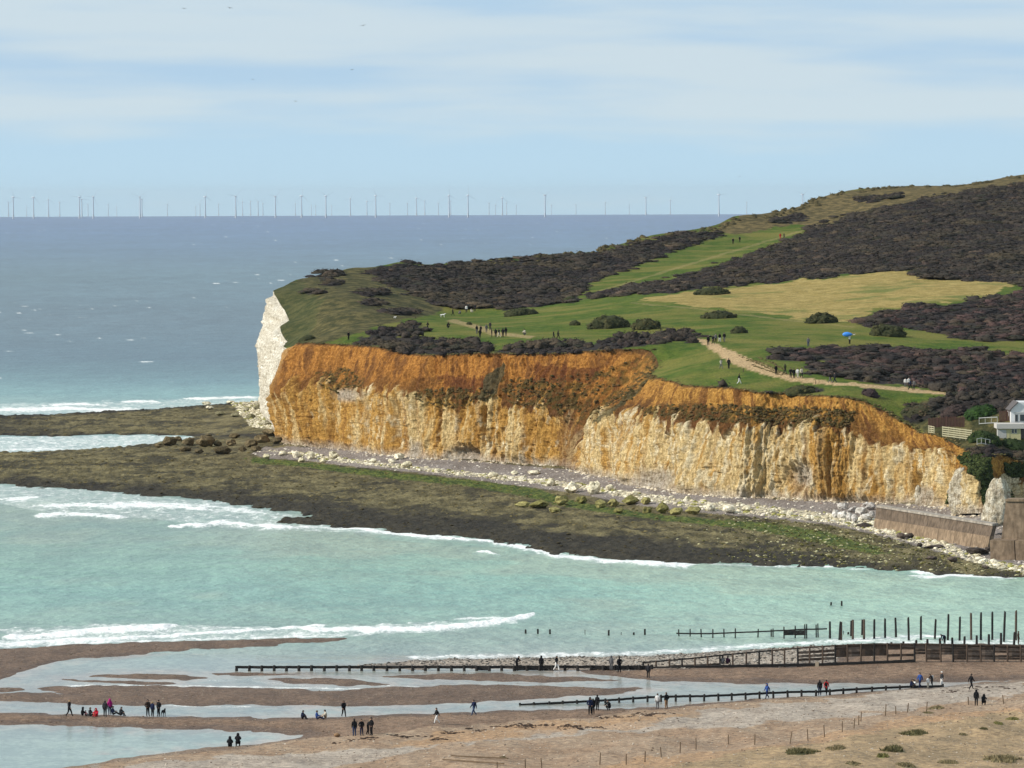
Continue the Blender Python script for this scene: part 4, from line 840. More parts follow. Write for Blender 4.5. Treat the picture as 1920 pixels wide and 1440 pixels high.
BG = 'round gorse bushes dotted over the green'
bush(975, 591, 66, 14, 'bush', 'long low dark bush at the upper left edge of the green', group=BG)
bush(1078, 610, 22, 11, 'bush', 'small round dark bush left of the largest bush on the green', group=BG)
bush(1141, 615, 80, 25, 'bush', 'largest dark domed bush in the middle of the green', group=BG)
bush(1211, 617, 56, 20, 'bush', 'olive dark domed bush touching the right of the largest bush on the green', light=(0.085, 0.075, 0.03), group=BG)
bush(1347, 596, 70, 14, 'bush', 'wide low bush where the green meets the tan field', group=BG)
bush(1385, 625, 34, 14, 'bush', 'small domed bush just above the start of the sandy path', group=BG)
bush(1540, 606, 58, 21, 'bush', 'pointed dark bush on the lower edge of the tan field', group=BG)
bush(1335, 552, 70, 14, 'bush', 'flat dark bush at the upper left edge of the tan field', group=BG)
bush(1665, 630, 68, 23, 'bush', 'big dark bush at the foot of the heather slope beside the green', group=BG)
bush(1067, 567, 30, 12, 'bush', 'small dark bush at the lower end of the green strip up the hill', group=BG)
bush(1632, 743, 34, 15, 'bush', 'purple brown bush on the grass between the path and the cliff edge', dark=(0.03, 0.022, 0.022), light=(0.07, 0.045, 0.045), group=BG)
bush(1500, 737, 62, 15, 'bush', 'ragged olive bush growing on the brink of the nearer cliff', light=(0.09, 0.08, 0.03), group=BG)
bush(575, 638, 34, 10, 'bush', 'dark bush at the far left corner of the orange cliff top', group=BG)
bush(880, 609, 12, 6, 'bush', 'tiny dark tuft bush beside the walkers by the cliff', group=BG)
bush(1720, 776, 64, 16, 'bush', 'brown domed bush on the slope above the white fence', light=(0.09, 0.065, 0.04), group=BG)
bush(1790, 778, 52, 20, 'bush', 'mauve brown bush right of the brown domed bush above the fence', dark=(0.03, 0.022, 0.02), light=(0.08, 0.055, 0.05), group=BG)
bush(1838, 780, 60, 20, 'bush', 'bright dark green shrub on the slope left of the white house', dark=(0.014, 0.030, 0.008), light=(0.035, 0.075, 0.016), group=BG)
bush(1846, 828, 64, 22, 'bush', 'dense green thicket spilling over the brink left of the white house', dark=(0.014, 0.026, 0.008), light=(0.045, 0.065, 0.018), group=BG)
bush(1905, 838, 60, 14, 'bush', 'dark green hedge in front of the cream house', dark=(0.014, 0.026, 0.008), light=(0.035, 0.05, 0.016), group=BG)

# grooved turf ridges beside the worn path
gr_ = []
for (x0, y0, x1, y1) in ((1386, 668, 1478, 703), (1400, 676, 1470, 704), (1410, 684, 1465, 705), (1420, 670, 1470, 694)):
    a_ = at_land(x0, y0); b_ = at_land(x1, y1)
    for u_ in np.linspace(0, 1, 46): q_ = lerp(a_, b_, u_) + np.r_[rng.normal(0, .12), rng.normal(0, .3), 0]; q_[2] = land_fast(q_[0], q_[1]); gr_.append(q_)
gr_ = np.array(gr_); gr_ = gr_[rng.random(len(gr_)) < .8]; r_ = rng.uniform(0.12, 0.32, len(gr_)); kind(clumps('path_ridge_grass', gr_, r_, r_ * 0.6, lerp(P3(0.10, 0.08, 0.035), P3(0.16, 0.13, 0.055), rng.random((len(gr_), 1)))), 'stuff')
# ---- stones
def scatter(V, mask, n, lo, hi, power=2.0):
    c_ = np.nonzero(mask)[0]; c_ = c_[rng.random(len(c_)) < min(1, n / max(1, len(c_)))]
    p = V[c_] + np.c_[rng.uniform(-.4, .4, (len(c_), 2)), np.zeros(len(c_))]
    return p, lo + (hi - lo) * rng.random(len(c_)) ** power, c_
def stones(name, p, s, cols, protos=ROCKS0, flat=0.7):
    sc3 = np.stack([s, s * rng.uniform(0.7, 1.1, len(s)), s * flat * rng.uniform(0.6, 1.1, len(s))], 1)
    V, F, I = batch(protos, p, sc3); return kind(new_mesh(name, V, F, M_STONE, {'col': np.asarray(cols)[I]}, smooth=False), 'stuff')
vis = (fpx > -30) & (fpx < 1960)
p, s, c_ = scatter(FV, (m_cb > 0.5) & vis, 5200, 0.12, 0.75, 3.0)
g_ = (rng.random(len(p)) < 0.18 + 0.35 * m_gr[c_])[:, None]
stones('chalk_rubble', p, s, np.where(g_, P3(0.30, 0.29, 0.10), lerp(P3(0.52, 0.46, 0.32), P3(0.80, 0.76, 0.62), rng.random((len(p), 1)))))
p, s, c_ = scatter(FV, (m_sh > 0.5) & vis, 2600, 0.06, 0.42, 3.0)
stones('fallen_chalk_lumps', p, s, lerp(P3(0.42, 0.37, 0.33), P3(0.78, 0.74, 0.66), rng.random((len(p), 1))))
ft = cB[(cB[:, 1] < 1020)]; ft = ft[rng.integers(0, len(ft), 1500)] + np.c_[rng.normal(0, .5, (1500, 2)), np.zeros(1500)]; ft[:, :2] += -0.0 + np.array([-0.8, -0.55]) * rng.uniform(-.3, 1.6, (1500, 1)); ft[:, 2] = fore_z(ft[:, 0], ft[:, 1])
stones('cliff_foot_debris', ft, 0.08 + 0.5 * rng.random(1500) ** 3, lerp(P3(0.45, 0.36, 0.24), P3(0.76, 0.70, 0.58), rng.random((1500, 1))))
p, s, c_ = scatter(FV, (m_sh < 0.5) & (m_cb < 0.5) & (rs > 0.3) & vis & (rng.random(len(fpx)) < sstep(1250, 1600, fpx)), 3000, 0.10, 0.40, 2.8)
pal = rng.random((len(p), 1))
stones('weedy_stones', p, s, np.where(pal < 0.76, lerp(P3(0.05, 0.05, 0.02), P3(0.16, 0.15, 0.05), rng.random((len(p), 1))), P3(0.42, 0.40, 0.24)))
p, s, c_ = scatter(FV, (m_sh < 0.5) & (rs > 0.2) & vis & (fpx <= 1380), 5200, 0.12, 0.5, 2.5)
stones('seaweed_tufts', p, s, lerp(lerp(P3(0.10, 0.082, 0.036), P3(0.22, 0.18, 0.078), rng.random((len(p), 1))), P3(0.035, 0.029, 0.018), (np.clip(m_dk[c_], 0, 1) * 0.9)[:, None]), flat=0.4)
# shingle on the beach
bw = (SD.ravel() > 0.3) & (qx > -30) & (qx < 1950) & (qy < 1450)
p, s, c_ = scatter(BP, bw & (WH.ravel() != 10), 13000, 0.035, 0.14, 3.0)
stones('beach_pebbles', p, s, lerp(P3(0.17, 0.125, 0.09), np.where(((WH.ravel()[c_] < 8) | (brown[c_] > .5))[:, None], P3(0.30, 0.25, 0.20), P3(0.60, 0.54, 0.46)), rng.random((len(p), 1)) ** 1.5))
p, s, c_ = scatter(BP, (WH.ravel() == 10) & (SD.ravel() > -0.3) & (qx > 640), 3800, 0.06, 0.26, 2.0)
stones('shoreline_cobbles', p, s, lerp(P3(0.06, 0.055, 0.05), P3(0.45, 0.42, 0.38), rng.random((len(p), 1)) ** 1.5))

def boulders(rows, label, group, col_a, col_b, cat='boulder', name='boulder', flat=False):
    rows = sorted(rows); n = len(rows)
    for i, r in enumerate(rows):
        px, py, wpx, hpx = r[:4]; p = at_fore(px, py); s = p[1] / FPX
        V, F = ROCKS[rng.integers(0, len(ROCKS))]
        a = rng.uniform(0, 6.28); V = np.c_[V[:, 0] * math.cos(a) - V[:, 1] * math.sin(a), V[:, 0] * math.sin(a) + V[:, 1] * math.cos(a), V[:, 2]]
        V = V / (V.max(0) - V.min(0)) * np.array([wpx * s, wpx * s * 0.9, hpx * s * 1.15]); V[:, 2] -= V[:, 2].min() + 0.12 * hpx * s
        c = lerp(np.array(col_a), np.array(col_b), rng.random())
        cv = np.clip(c[None] * (1 + 0.25 * noise(V[:, 0] * 1.1 + i, V[:, 1], V[:, 2])[:, None]), 0.01, 0.9)
        o = new_mesh(name, V, F, M_STONE, {'col': cv}, smooth=False); o.location = p
        tag(o, label + ', ' + ORD[i] + ' from left', cat, group)
boulders([(320, 836, 28, 18), (355, 835, 24, 15), (384, 838, 38, 20), (415, 851, 34, 15), (388, 823, 22, 10), (470, 838, 26, 14), (492, 830, 32, 15), (440, 822, 22, 10), (300, 839, 20, 8), (348, 846, 22, 9), (432, 836, 20, 12), (505, 818, 26, 14), (455, 846, 18, 10), (408, 836, 18, 11), (520, 832, 20, 12), (372, 850, 18, 8), (335, 826, 16, 8), (480, 846, 20, 10)],
         'brown weedy boulder clustered off the far cliff corner', 'brown boulders off the cliff corner', (0.085, 0.068, 0.038), (0.19, 0.15, 0.085))
boulders([(500, 860, 16, 9), (530, 854, 16, 9), (556, 858, 18, 12), (583, 861, 16, 15), (625, 860, 20, 14), (565, 866, 14, 8), (748, 862, 20, 12), (762, 877, 22, 12), (606, 868, 14, 8), (700, 868, 14, 9), (735, 868, 14, 8), (820, 885, 14, 7), (923, 896, 22, 11), (965, 890, 16, 8), (1002, 890, 26, 9), (1033, 911, 18, 15), (1072, 924, 28, 22), (1113, 927, 24, 25), (1143, 921, 16, 12)],
         'pale chalk boulder on the shingle between cliff and seaweed', 'chalk boulders on the upper shingle', (0.60, 0.55, 0.38), (0.78, 0.73, 0.58))
boulders([(1013, 951, 40, 13), (1052, 946, 26, 17), (980, 951, 30, 11), (1127, 952, 26, 15), (1150, 950, 22, 14), (1182, 946, 36, 18), (1211, 946, 20, 14), (1242, 962, 26, 20), (1268, 966, 26, 14), (1301, 964, 30, 14), (1090, 944, 22, 13), (1213, 962, 18, 12), (1160, 962, 20, 9), (1040, 960, 24, 9)],
         'yellow green weedy boulder along the reef edge', 'weedy boulders along the reef edge', (0.17, 0.16, 0.055), (0.34, 0.31, 0.13))
boulders([(1333, 958, 18, 12), (1367, 961, 24, 14), (1400, 959, 18, 12), (1447, 963, 16, 10), (1290, 938, 14, 8), (1480, 968, 14, 9), (1420, 950, 12, 8), (1515, 975, 14, 9), (1190, 930, 16, 9)],
         'cream chalk lump in the rubble line below the nearer cliff', 'chalk lumps below the nearer cliff', (0.62, 0.57, 0.40), (0.80, 0.76, 0.62))
boulders([(388, 758, 18, 6), (433, 756, 16, 5), (460, 772, 15, 10), (484, 769, 18, 12), (500, 777, 16, 10), (511, 787, 22, 12), (393, 768, 16, 7), (412, 779, 18, 8), (440, 782, 16, 8), (470, 785, 18, 9), (497, 798, 22, 10)],
         'rock fallen at the foot of the white headland', 'rocks under the white headland', (0.16, 0.15, 0.08), (0.74, 0.69, 0.55))
boulders([(1567, 972, 16, 18), (1580, 955, 22, 12), (1580, 974, 22, 16), (1592, 977, 13, 18), (1603, 980, 14, 16), (1600, 960, 20, 11), (1616, 964, 24, 13), (1633, 956, 20, 14), (1622, 977, 22, 14), (1626, 949, 18, 8), (1634, 972, 13, 14)],
         'grey white slab in the rockfall at the wall end', 'rockfall slabs at the sea wall end', (0.36, 0.34, 0.33), (0.66, 0.64, 0.60))
boulders([(1620, 989, 34, 9), (1691, 1009, 24, 10), (1706, 1009, 15, 9), (1724, 1026, 11, 8), (1753, 1029, 40, 7), (1747, 1049, 25, 7), (1786, 1054, 21, 9), (1848, 1067, 15, 7), (1832, 1041, 44, 14), (1852, 1035, 13, 10)],
         'dark broken slab lying before the concrete sea wall', 'dark slabs before the sea wall', (0.045, 0.038, 0.034), (0.13, 0.105, 0.09), 'slab', 'broken_slab')

# ---- grass tufts on the back of the beach
def blade_tuft(px, py, wpx, hpx, label, col_a, col_b, group):
    p = at_beach(px, py); s = p[1] / FPX; rx = wpx * s * 0.40; h = max(0.22, hpx * s * 0.55)
    n = int(np.clip(rx * 420, 260, 1500)); a = rng.uniform(0, 6.28, n); r = np.sqrt(rng.random(n)) * rx * (0.75 + 0.6 * noise(np.cos(a) * 1.6 + px, np.sin(a) * 1.6))
    bx0 = np.c_[np.cos(a) * r, np.sin(a) * r * 1.6, np.zeros(n)]; bx0[:, 2] = beach_z(p[0] + bx0[:, 0], p[1] + bx0[:, 1]) - p[2] - 0.02
    hh = h * rng.uniform(0.4, 1.1, n) * (1 - 0.6 * (r / rx) ** 2); d = rng.normal(0, 0.35, (n, 3)); d[:, 2] = 1; tipv = bx0 + d * hh[:, None]; wv = rng.normal(0, 0.05, (n, 3)); wv[:, 2] = 0
    V = np.stack([bx0 - wv, bx0 + wv, tipv], 1).reshape(-1, 3); F = np.arange(3 * n).reshape(-1, 3)
    cb_ = np.repeat(lerp(np.array(col_a), np.array(col_b), rng.random((n, 1))), 3, 0)
    dv, df = ICO2; dm = dv * np.array([rx * 0.8, rx * 1.3, h * 0.28]) * (1 + 0.6 * noise(dv[:, 0] * 2 + px, dv[:, 1] * 2, dv[:, 2] * 2)[:, None]); dm[:, 2] += beach_z(p[0] + dm[:, 0], p[1] + dm[:, 1]) - p[2] - h * 0.12
    V = np.vstack([V, dm]); F = np.vstack([F, df + 3 * n]); cb_ = np.vstack([cb_, lerp(np.array(col_a), np.array(col_b), rng.random((len(dm), 1)) * .6)])
    o = new_mesh('grass_tuft', V, F, M_LEAF, {'col': cb_}, smooth=False); o.location = p
    tag(o, label, 'grass tuft', group)
GT = 'grass tufts on the back of the beach'
tl = [(943, 1422, 22, 9, 'small dark green tuft beside the broken rails on the shingle', 1), (1755, 1329, 50, 12, 'grey green mounded tuft beside the row of beach stakes', 0), (1740, 1337, 30, 7, 'low tuft around the foot of a beach stake', 0), (1716, 1376, 76, 17, 'large grey green grass patch in the right corner of the beach', 1),
 (1570, 1404, 54, 16, 'grey green patch below the line of stakes, centre right', 0), (1675, 1408, 64, 24, 'dark sprawling tuft left of the large grass patch', 1), (1655, 1418, 36, 12, 'yellow green tuft at the foot of the dark sprawling tuft', 2), (1502, 1412, 96, 20, 'long dark green tuft under the stakes near the bottom edge', 1),
 (1878, 1425, 110, 20, 'broad grey green patch in the bottom right corner', 0), (1872, 1357, 30, 9, 'small green tuft at the right, upper of two', 2), (1900, 1349, 34, 11, 'green tuft nearest the right edge', 2), (1806, 1378, 26, 6, 'thin dry tuft right of the large grass patch', 0), (1845, 1367, 22, 6, 'dark little tuft between larger ones at the right', 1), (1700, 1436, 60, 12, 'grey green patch cut by the bottom edge of the view', 0), (1600, 1432, 40, 8, 'dry brown patch near the bottom edge', 0), (1780, 1430, 60, 12, 'mid grey patch by the bottom edge, left of the broad one', 0)]
for x, y, w_, h_, l, q in tl:
    ca, cb = [((0.13, 0.115, 0.06), (0.30, 0.24, 0.135)), ((0.06, 0.062, 0.028), (0.19, 0.165, 0.08)), ((0.10, 0.11, 0.035), (0.26, 0.23, 0.09))][q]
    blade_tuft(x, y, w_, h_, l, ca, cb, GT)
# dark wrack along the tide line
wl = [(x + rng.normal(0, 12), y + rng.normal(0, 1.6)) for x, y in zip(np.repeat([655, 700, 752, 802, 850, 905, 955, 978, 998, 1020, 1046, 1066, 1095, 1122, 1145, 1170, 1200, 1226, 1830, 1875, 1790], 3), np.repeat([1389, 1384, 1382, 1384, 1376, 1370, 1362, 1360, 1361, 1361, 1363, 1364, 1366, 1364, 1346, 1346, 1340, 1338, 1292, 1290, 1298], 3))]
wp = np.array([at_beach(*q) for q in wl]); wp = np.repeat(wp, 5, 0) + np.c_[rng.normal(0, .5, 5 * len(wl)), rng.normal(0, .5, 5 * len(wl)), np.zeros(5 * len(wl))]; wp[:, 2] = beach_z(wp[:, 0], wp[:, 1]) + 0.01
r_ = rng.uniform(0.08, 0.25, len(wp)); kind(clumps('tide_wrack', wp, r_, r_ * 0.35, np.tile(P3(0.06, 0.04, 0.03), (len(wp), 1))), 'stuff')
# ================================================================== timber groynes
M_WET = plain('wet_black_timber', (0.014, 0.012, 0.011), 0.7, 0.3, 0.4, 3.0)
M_OLD = plain('weathered_timber', (0.085, 0.062, 0.048), 0.9, 0.1, 0.45, 3.0)
M_GREY = plain('silver_timber', (0.17, 0.135, 0.11), 0.9, 0.1, 0.35, 3.0)
M_STAKE = plain('grey_brown_stake', (0.14, 0.10, 0.065), 0.9, 0.1, 0.35, 4.0)
def post_mesh(seed):
    r = np.random.default_rng(seed); n = 8; rows = [-0.3, 0.0, 0.35, 0.7, 0.93, 1.0]; V = []; F = []
    for j, z in enumerate(rows):
        for i in range(n):
            a = 2 * math.pi * (i + 0.5) / n; q = 0.5 * (0.98 - 0.10 * max(z, 0)) * r.uniform(0.88, 1.06) * (0.86 if j == 5 else 1) * (1.0 / max(abs(math.cos(a)), abs(math.sin(a))) * 0.86)
            V.append((q * math.cos(a), q * math.sin(a), z + (r.uniform(-.03, .02) if j == 5 else 0)))
    for j in range(5):
        for i in range(n): F.append((j * n + i, j * n + (i + 1) % n, (j + 1) * n + (i + 1) % n, (j + 1) * n + i))
    m = bpy.data.meshes.new('post'); m.from_pydata(V, [], F + [tuple(range(5 * n, 6 * n))]); m.materials.append(M_WET); m.update(); return m
def plank_mesh(seed):
    r = np.random.default_rng(seed); V = []; F = []; xs = [-.5, -.25, 0, .25, .5]; c = [(-.5, -.42), (-.42, -.5), (.42, -.5), (.5, -.42), (.5, .42), (.42, .5), (-.42, .5), (-.5, .42)]
    for x in xs:
        d = r.uniform(-.06, .06, 2)
        for y, z in c: V.append((x, y + d[0], z + d[1]))
    for j in range(4):
        for i in range(8): F.append((j * 8 + i, (j + 1) * 8 + i, (j + 1) * 8 + (i + 1) % 8, j * 8 + (i + 1) % 8))
    m = bpy.data.meshes.new('plank'); m.from_pydata(V, [], F + [tuple(range(7, -1, -1)), tuple(range(32, 40))]); m.materials.append(M_WET); m.update(); return m
POSTS = [post_mesh(i) for i in range(6)]; PLANKS = [plank_mesh(i) for i in range(6)]
def setmat(o, m): o.material_slots[0].link = 'OBJECT'; o.material_slots[0].material = m
def post(parent, base, w, h, m=M_WET, lean=0.02, name='post'):
    o = bpy.data.objects.new(name, rnd.choice(POSTS)); COL.objects.link(o); setmat(o, m)
    o.location = Vector(base) - (parent.location if parent else Vector()); o.scale = (w, w, h); o.rotation_euler = (rnd.gauss(0, lean), rnd.gauss(0, lean), rnd.uniform(-.15, .15)); o.parent = parent; return o
def plank(parent, a, b, t, h, m=M_WET, name='plank'):
    a = Vector(a); b = Vector(b); d = b - a
    o = bpy.data.objects.new(name, rnd.choice(PLANKS)); COL.objects.link(o); setmat(o, m)
    o.location = (a + b) / 2 - (parent.location if parent else Vector()); o.rotation_euler = (0, -math.atan2(d.z, math.hypot(d.x, d.y)), math.atan2(d.y, d.x)); o.scale = (d.length, t, h); o.parent = parent; return o
def W0(px, py, z=0.0): return Vector(at_z(px, py, z))
def Hm(p, dpx): return dpx / FPX * p[1]
# the long low groyne standing in the wet sand
xs1 = [443.5, 467.5, 491, 514, 537, 560.5, 584, 608, 631.5, 655, 678, 701, 725.5, 749.5, 773.5, 797.5, 822, 846.5, 870.5, 893.5, 917.5, 940.5, 964, 988, 1012, 1035, 1059.5, 1083, 1108, 1131, 1155, 1178, 1200, 1222]
g = thing('timber_groyne', 'long low black timber groyne lying level across the wet sand, left', 'groyne', tuple(W0(443, 1257.5)))
pts = [W0(x, 1257.8 - 0.0012 * (x - 443) + rnd.uniform(-.3, .3)) for x in xs1]
for p in pts: post(g, p - Vector((0, 0, .05)), 0.42, Hm(p, 10.5) + rnd.uniform(-.03, .06), M_WET)
for i in range(len(pts) - 1):
    h = Hm(pts[i], 6.3); up = Vector((0, 0, h)); off = Vector((0, 0.28, 0))
    plank(g, pts[i] + up + off, pts[i + 1] + up + off, 0.14, 0.31, name='rail')
    if xs1[i] in (893.5, 964, 988, 1012, 1108, 1131, 1155, 1178, 1200):
        for q in (0.02, 0.17): plank(g, pts[i] + Vector((0, .26, q + .05)), pts[i + 1] + Vector((0, .26, q + .05)), 0.10, 0.14)
# the groyne sunk in the nearer shingle
xs2 = [975, 1001, 1030, 1055, 1082, 1108, 1135, 1161, 1187, 1214, 1239.5, 1267, 1294, 1320, 1347, 1372, 1398, 1424, 1450, 1477, 1503, 1530, 1556, 1581, 1606, 1635, 1661, 1687, 1713, 1740, 1768]
y2 = np.interp(xs2, [975, 1080, 1214, 1320, 1450, 1556, 1687, 1768], [1322, 1319, 1315.5, 1314.5, 1309, 1303, 1293, 1288])
g = thing('timber_groyne', 'low black groyne rising from the channel along the main shingle bank', 'groyne', tuple(W0(975, 1322)))
pts = []
for x, y in zip(xs2, y2):
    p = W0(x, y); p.z = min(0.6, float(beach_z(p.x, p.y))) if x > 1500 else max(-0.05, min(0.2, float(beach_z(p.x, p.y)))); pts.append(p)
hs = np.interp(xs2, [975, 1135, 1250, 1450, 1600, 1768], [5, 9, 14, 14, 11, 6])
for p, h in zip(pts, hs): post(g, p - Vector((0, 0, .1)), 0.30, Hm(p, h) + 0.1, M_WET)
for i in range(len(pts) - 1):
    plank(g, pts[i] + Vector((0, .22, Hm(pts[i], hs[i] - 4.2))), pts[i + 1] + Vector((0, .22, Hm(pts[i + 1], hs[i + 1] - 4.2))), 0.16, 0.24, name='rail')
# the tall breastwork
xs3 = [1206, 1230, 1255, 1279, 1303, 1327, 1350, 1374, 1399, 1423, 1448, 1471, 1496, 1518, 1542, 1566, 1589, 1614, 1639, 1664, 1689, 1715, 1737, 1764, 1787, 1813, 1839, 1864, 1889, 1914, 1939, 1964]
yt = np.interp(xs3, [1200, 1290, 1400, 1500, 1560, 1640, 1740, 1920, 1964], [1243, 1235.5, 1224, 1215.5, 1211, 1207.5, 1208, 1211.5, 1212])
yb = np.interp(xs3, [1200, 1300, 1420, 1530, 1690, 1740, 1920, 1964], [1253, 1251, 1248, 1246, 1240, 1238, 1238, 1238])
g = thing('timber_breastwork', 'tall weathered timber breastwork of posts, rails and boards climbing to the right', 'breastwork', tuple(W0(1206, 1253)))
base3 = []
Ys = np.interp(xs3, [1200, 1964], [at_z(1200, 1253)[1], at_z(1964, 1238.0, 0.6)[1]])
for x, y, Y in zip(xs3, yb, Ys): base3.append(Vector(at_y(x, y, Y)))
top3 = [Vector(at_y(x, y, Y)) for x, y, Y in zip(xs3, yt, Ys)]
for i, (b, t) in enumerate(zip(base3, top3)):
    post(g, b - Vector((0, 0, .15)), 0.26, t.z - b.z + 0.28, M_OLD if i % 3 else M_WET, 0.012)
for i in range(len(base3) - 1):
    b0, b1, t0, t1 = base3[i], base3[i + 1], top3[i], top3[i + 1]; bk = Vector((0.0, 0.26, 0)); H0, H1 = t0.z - b0.z, t1.z - b1.z
    plank(g, t0 + bk * .6, t1 + bk * .6, 0.16, 0.17, M_OLD if i > 9 else M_WET, 'rail')
    x = xs3[i]
    fr = []
    if x < 1690: plank(g, b0 + Vector((0, -.28, .02)), b1 + Vector((0, -.28, .02)), 0.24, 0.34, M_WET, 'rail')
    if 1250 <= x < 1290 or 1300 <= x < 1350: fr = [.08, .22]
    if 1480 <= x < 1560: fr = [0.30, 0.50, 0.72]
    if 1560 <= x < 1640: fr = [0.42, 0.55, 0.68, 0.81, 0.93]
    if 1640 <= x < 1690: fr = [0.55, 0.86] if x < 1660 else [0.75, 0.9, 0.35]
    if 1690 <= x < 1735: fr = [0.45, 0.62, 0.78, 0.92] if x > 1710 else [0.55, 0.72, 0.90]
    if x >= 1735: fr = [f for f in (0.10, 0.26, 0.42, 0.58, 0.74, 0.90) if not (x == 1864 and f == 0.42) and not (x == 1764 and f < 0.3)]
    for f in fr:
        hh = max(0.12, min(0.30, 0.15 * H0)); plank(g, b0 + Vector((0, .26, f * H0)), b1 + Vector((0, .26, f * H1)), 0.08, hh, rnd.choice([M_OLD, M_OLD, M_GREY]))
sg = new_mesh('notice_board', *box_arr(-.2, .2, -.03, .03, 0, .6), plain('pale_board', (0.42, 0.35, 0.26), 0.8, 0.1, 0.1), smooth=False); sg.location = W0(1531, 1249, 0.2) + Vector((0, -.8, 0)); tag(sg, 'small pale board leaning on the lower rail of the breastwork', 'board')
# seaward row with its rail
def top_h(x, yb_, yt_): p = W0(x, yb_); return p, Hm(p, yb_ - yt_)
g = thing('timber_groyne', 'row of thin dark posts joined by one rail standing in the shallows', 'groyne', tuple(W0(1273, 1193)))
r4 = [(1273, 1191.5, 1180), (1294, 1193, 1179), (1315, 1194, 1179), (1336.5, 1195, 1179), (1357.5, 1194, 1179), (1378.5, 1195, 1178), (1421, 1194, 1179), (1446, 1193, 1179.5), (1449.5, 1193.5, 1178.5), (1470, 1196, 1175), (1491, 1195, 1173), (1509, 1196, 1170), (1512.5, 1196, 1170), (1530.5, 1194, 1171), (1534, 1194, 1169)]
for x, a, b in r4:
    p, h = top_h(x, a, b); post(g, p - Vector((0, 0, .2)), 0.2, h + .2, M_WET)
rl = [(1268, 1187.5), (1294, 1188), (1336.5, 1188), (1378.5, 1186), (1421, 1184.5), (1449, 1183), (1470, 1182), (1512, 1180), (1551, 1179)]
Y4 = W0(1273, 1193)[1]
for (x0, a), (x1, b) in zip(rl[:-1], rl[1:]):
    plank(g, Vector(at_y(x0, a, W0(x0, 1194)[1] - .3)), Vector(at_y(x1, b, W0(x1, 1194)[1] - .3)), 0.14, 0.17, M_WET, 'rail')
for x0, x1 in ((1470, 1491), (1491, 1511)):
    for q in (1184, 1187, 1190): plank(g, Vector(at_y(x0, q, W0(x0, 1196)[1] + .3)), Vector(at_y(x1, q - 1, W0(x1, 1196)[1] + .3)), 0.12, 0.19, M_WET)
# the free standing posts in the surf
tall = [(1556, 1197, 1165), (1573.5, 1199, 1165), (1577, 1199, 1166), (1595.5, 1192, 1163), (1599, 1198, 1162), (1616.5, 1191, 1161.5), (1620, 1197.5, 1161), (1639, 1196.5, 1161), (1659.5, 1195.5, 1159), (1680, 1194, 1158), (1704, 1200, 1157), (1726.5, 1200, 1155), (1752.5, 1197.5, 1160.5), (1777, 1199, 1151.5), (1799, 1200, 1156), (1821, 1200, 1149), (1839, 1199.5, 1148), (1860.5, 1199, 1147), (1882, 1203, 1145.5), (1904.5, 1200, 1144)]
def loose_post(x, a, b, w, label, group, m=M_WET, lean=0.025, name='timber_post'):
    p, h = top_h(x, a, b); o = post(None, p - Vector((0, 0, .3)), w, h + .3, m, lean, name); return tag(o, label, 'post', group)
n = len(tall)
for i, (x, a, b) in enumerate(tall):
    loose_post(x, a, b, 0.34 if x > 1630 else 0.34, 'tall bare groyne post standing in the surf, ' + ORD[n - 1 - i] + ' from the right end of its row', 'tall groyne posts in the surf', M_OLD if i in (2, 4, 6, 19, 15) else M_WET)
sh = [(1671, 1210, 1204), (1693.5, 1208, 1202.5), (1718, 1207.5, 1200), (1739, 1208, 1198), (1763, 1208, 1196.5), (1785.5, 1208, 1195), (1808, 1208.5, 1193), (1831, 1209, 1191), (1854, 1209.5, 1189), (1876.5, 1209.5, 1186.5), (1901, 1210, 1185)]
for i, (x, a, b) in enumerate(sh):
    loose_post(x, a, b, 0.36, 'short thick stump just behind the board wall, ' + ORD[i] + ' from the left', 'short stumps behind the board wall')
iso = [(985.5, 1188, 1180, 'leftmost of the lone stumps in the turquoise shallows'), (1008.5, 1188, 1179, 'thicker stump between two thinner ones at the left of the shallows'), (1031, 1188, 1180, 'third lone stump from the left in the shallows'), (1097, 1190, 1181, 'thin stump standing apart in the middle of the shallows'), (1141, 1191, 1181, 'dark stump right of the thin one in the shallows'), (1164.5, 1190, 1185, 'tiny needle stump poking from the shallows'), (1188, 1190, 1185.5, 'squat broken stump low in the shallows'), (1209, 1190, 1179, 'lone stump nearest the railed row of posts'), (1558, 1134.5, 1129, 'shorter of two stumps far out in the bay'), (1578, 1135.5, 1126.5, 'taller of two stumps far out in the bay'), (1581.5, 1188, 1182.5, 'tiny stub beside the double post in the surf'), (1590.5, 1188, 1185, 'low stub between the first double posts in the surf')]
for x, a, b, l in iso: loose_post(x, a, b, 0.1 if 'tiny' in l or 'thin s' in l else 0.3, l, 'lone stumps in the shallows')
# beach stakes
st_ = [(985, 1441, 1423), (1016, 1441, 1421), (1124.5, 1434, 1411), (1174, 1434, 1413), (1209, 1429, 1408), (1240, 1421, 1400), (1275, 1412, 1391), (1305, 1406, 1385), (1366, 1396, 1378), (1415, 1397, 1376), (1481, 1394, 1371), (1515, 1389, 1367), (1546, 1382, 1359), (1579, 1373, 1352), (1601, 1366, 1347), (1610, 1360, 1341), (1614, 1353, 1334), (1660, 1342, 1320), (1679.5, 1339, 1324), (1701, 1336, 1318), (1737, 1334, 1316), (1816, 1322, 1306), (1882, 1320, 1303)]
for i, (x, a, b) in enumerate(st_):
    p = Vector(at_beach(x, a)); o = post(None, p - Vector((0, 0, .1)), 0.13, Hm(p, a - b) + .1, M_STAKE, 0.07, 'beach_stake'); tag(o, 'thin wooden stake in the straggling fence line on the shingle, ' + ORD[i] + ' from the left', 'stake', 'stakes of the old beach fence')
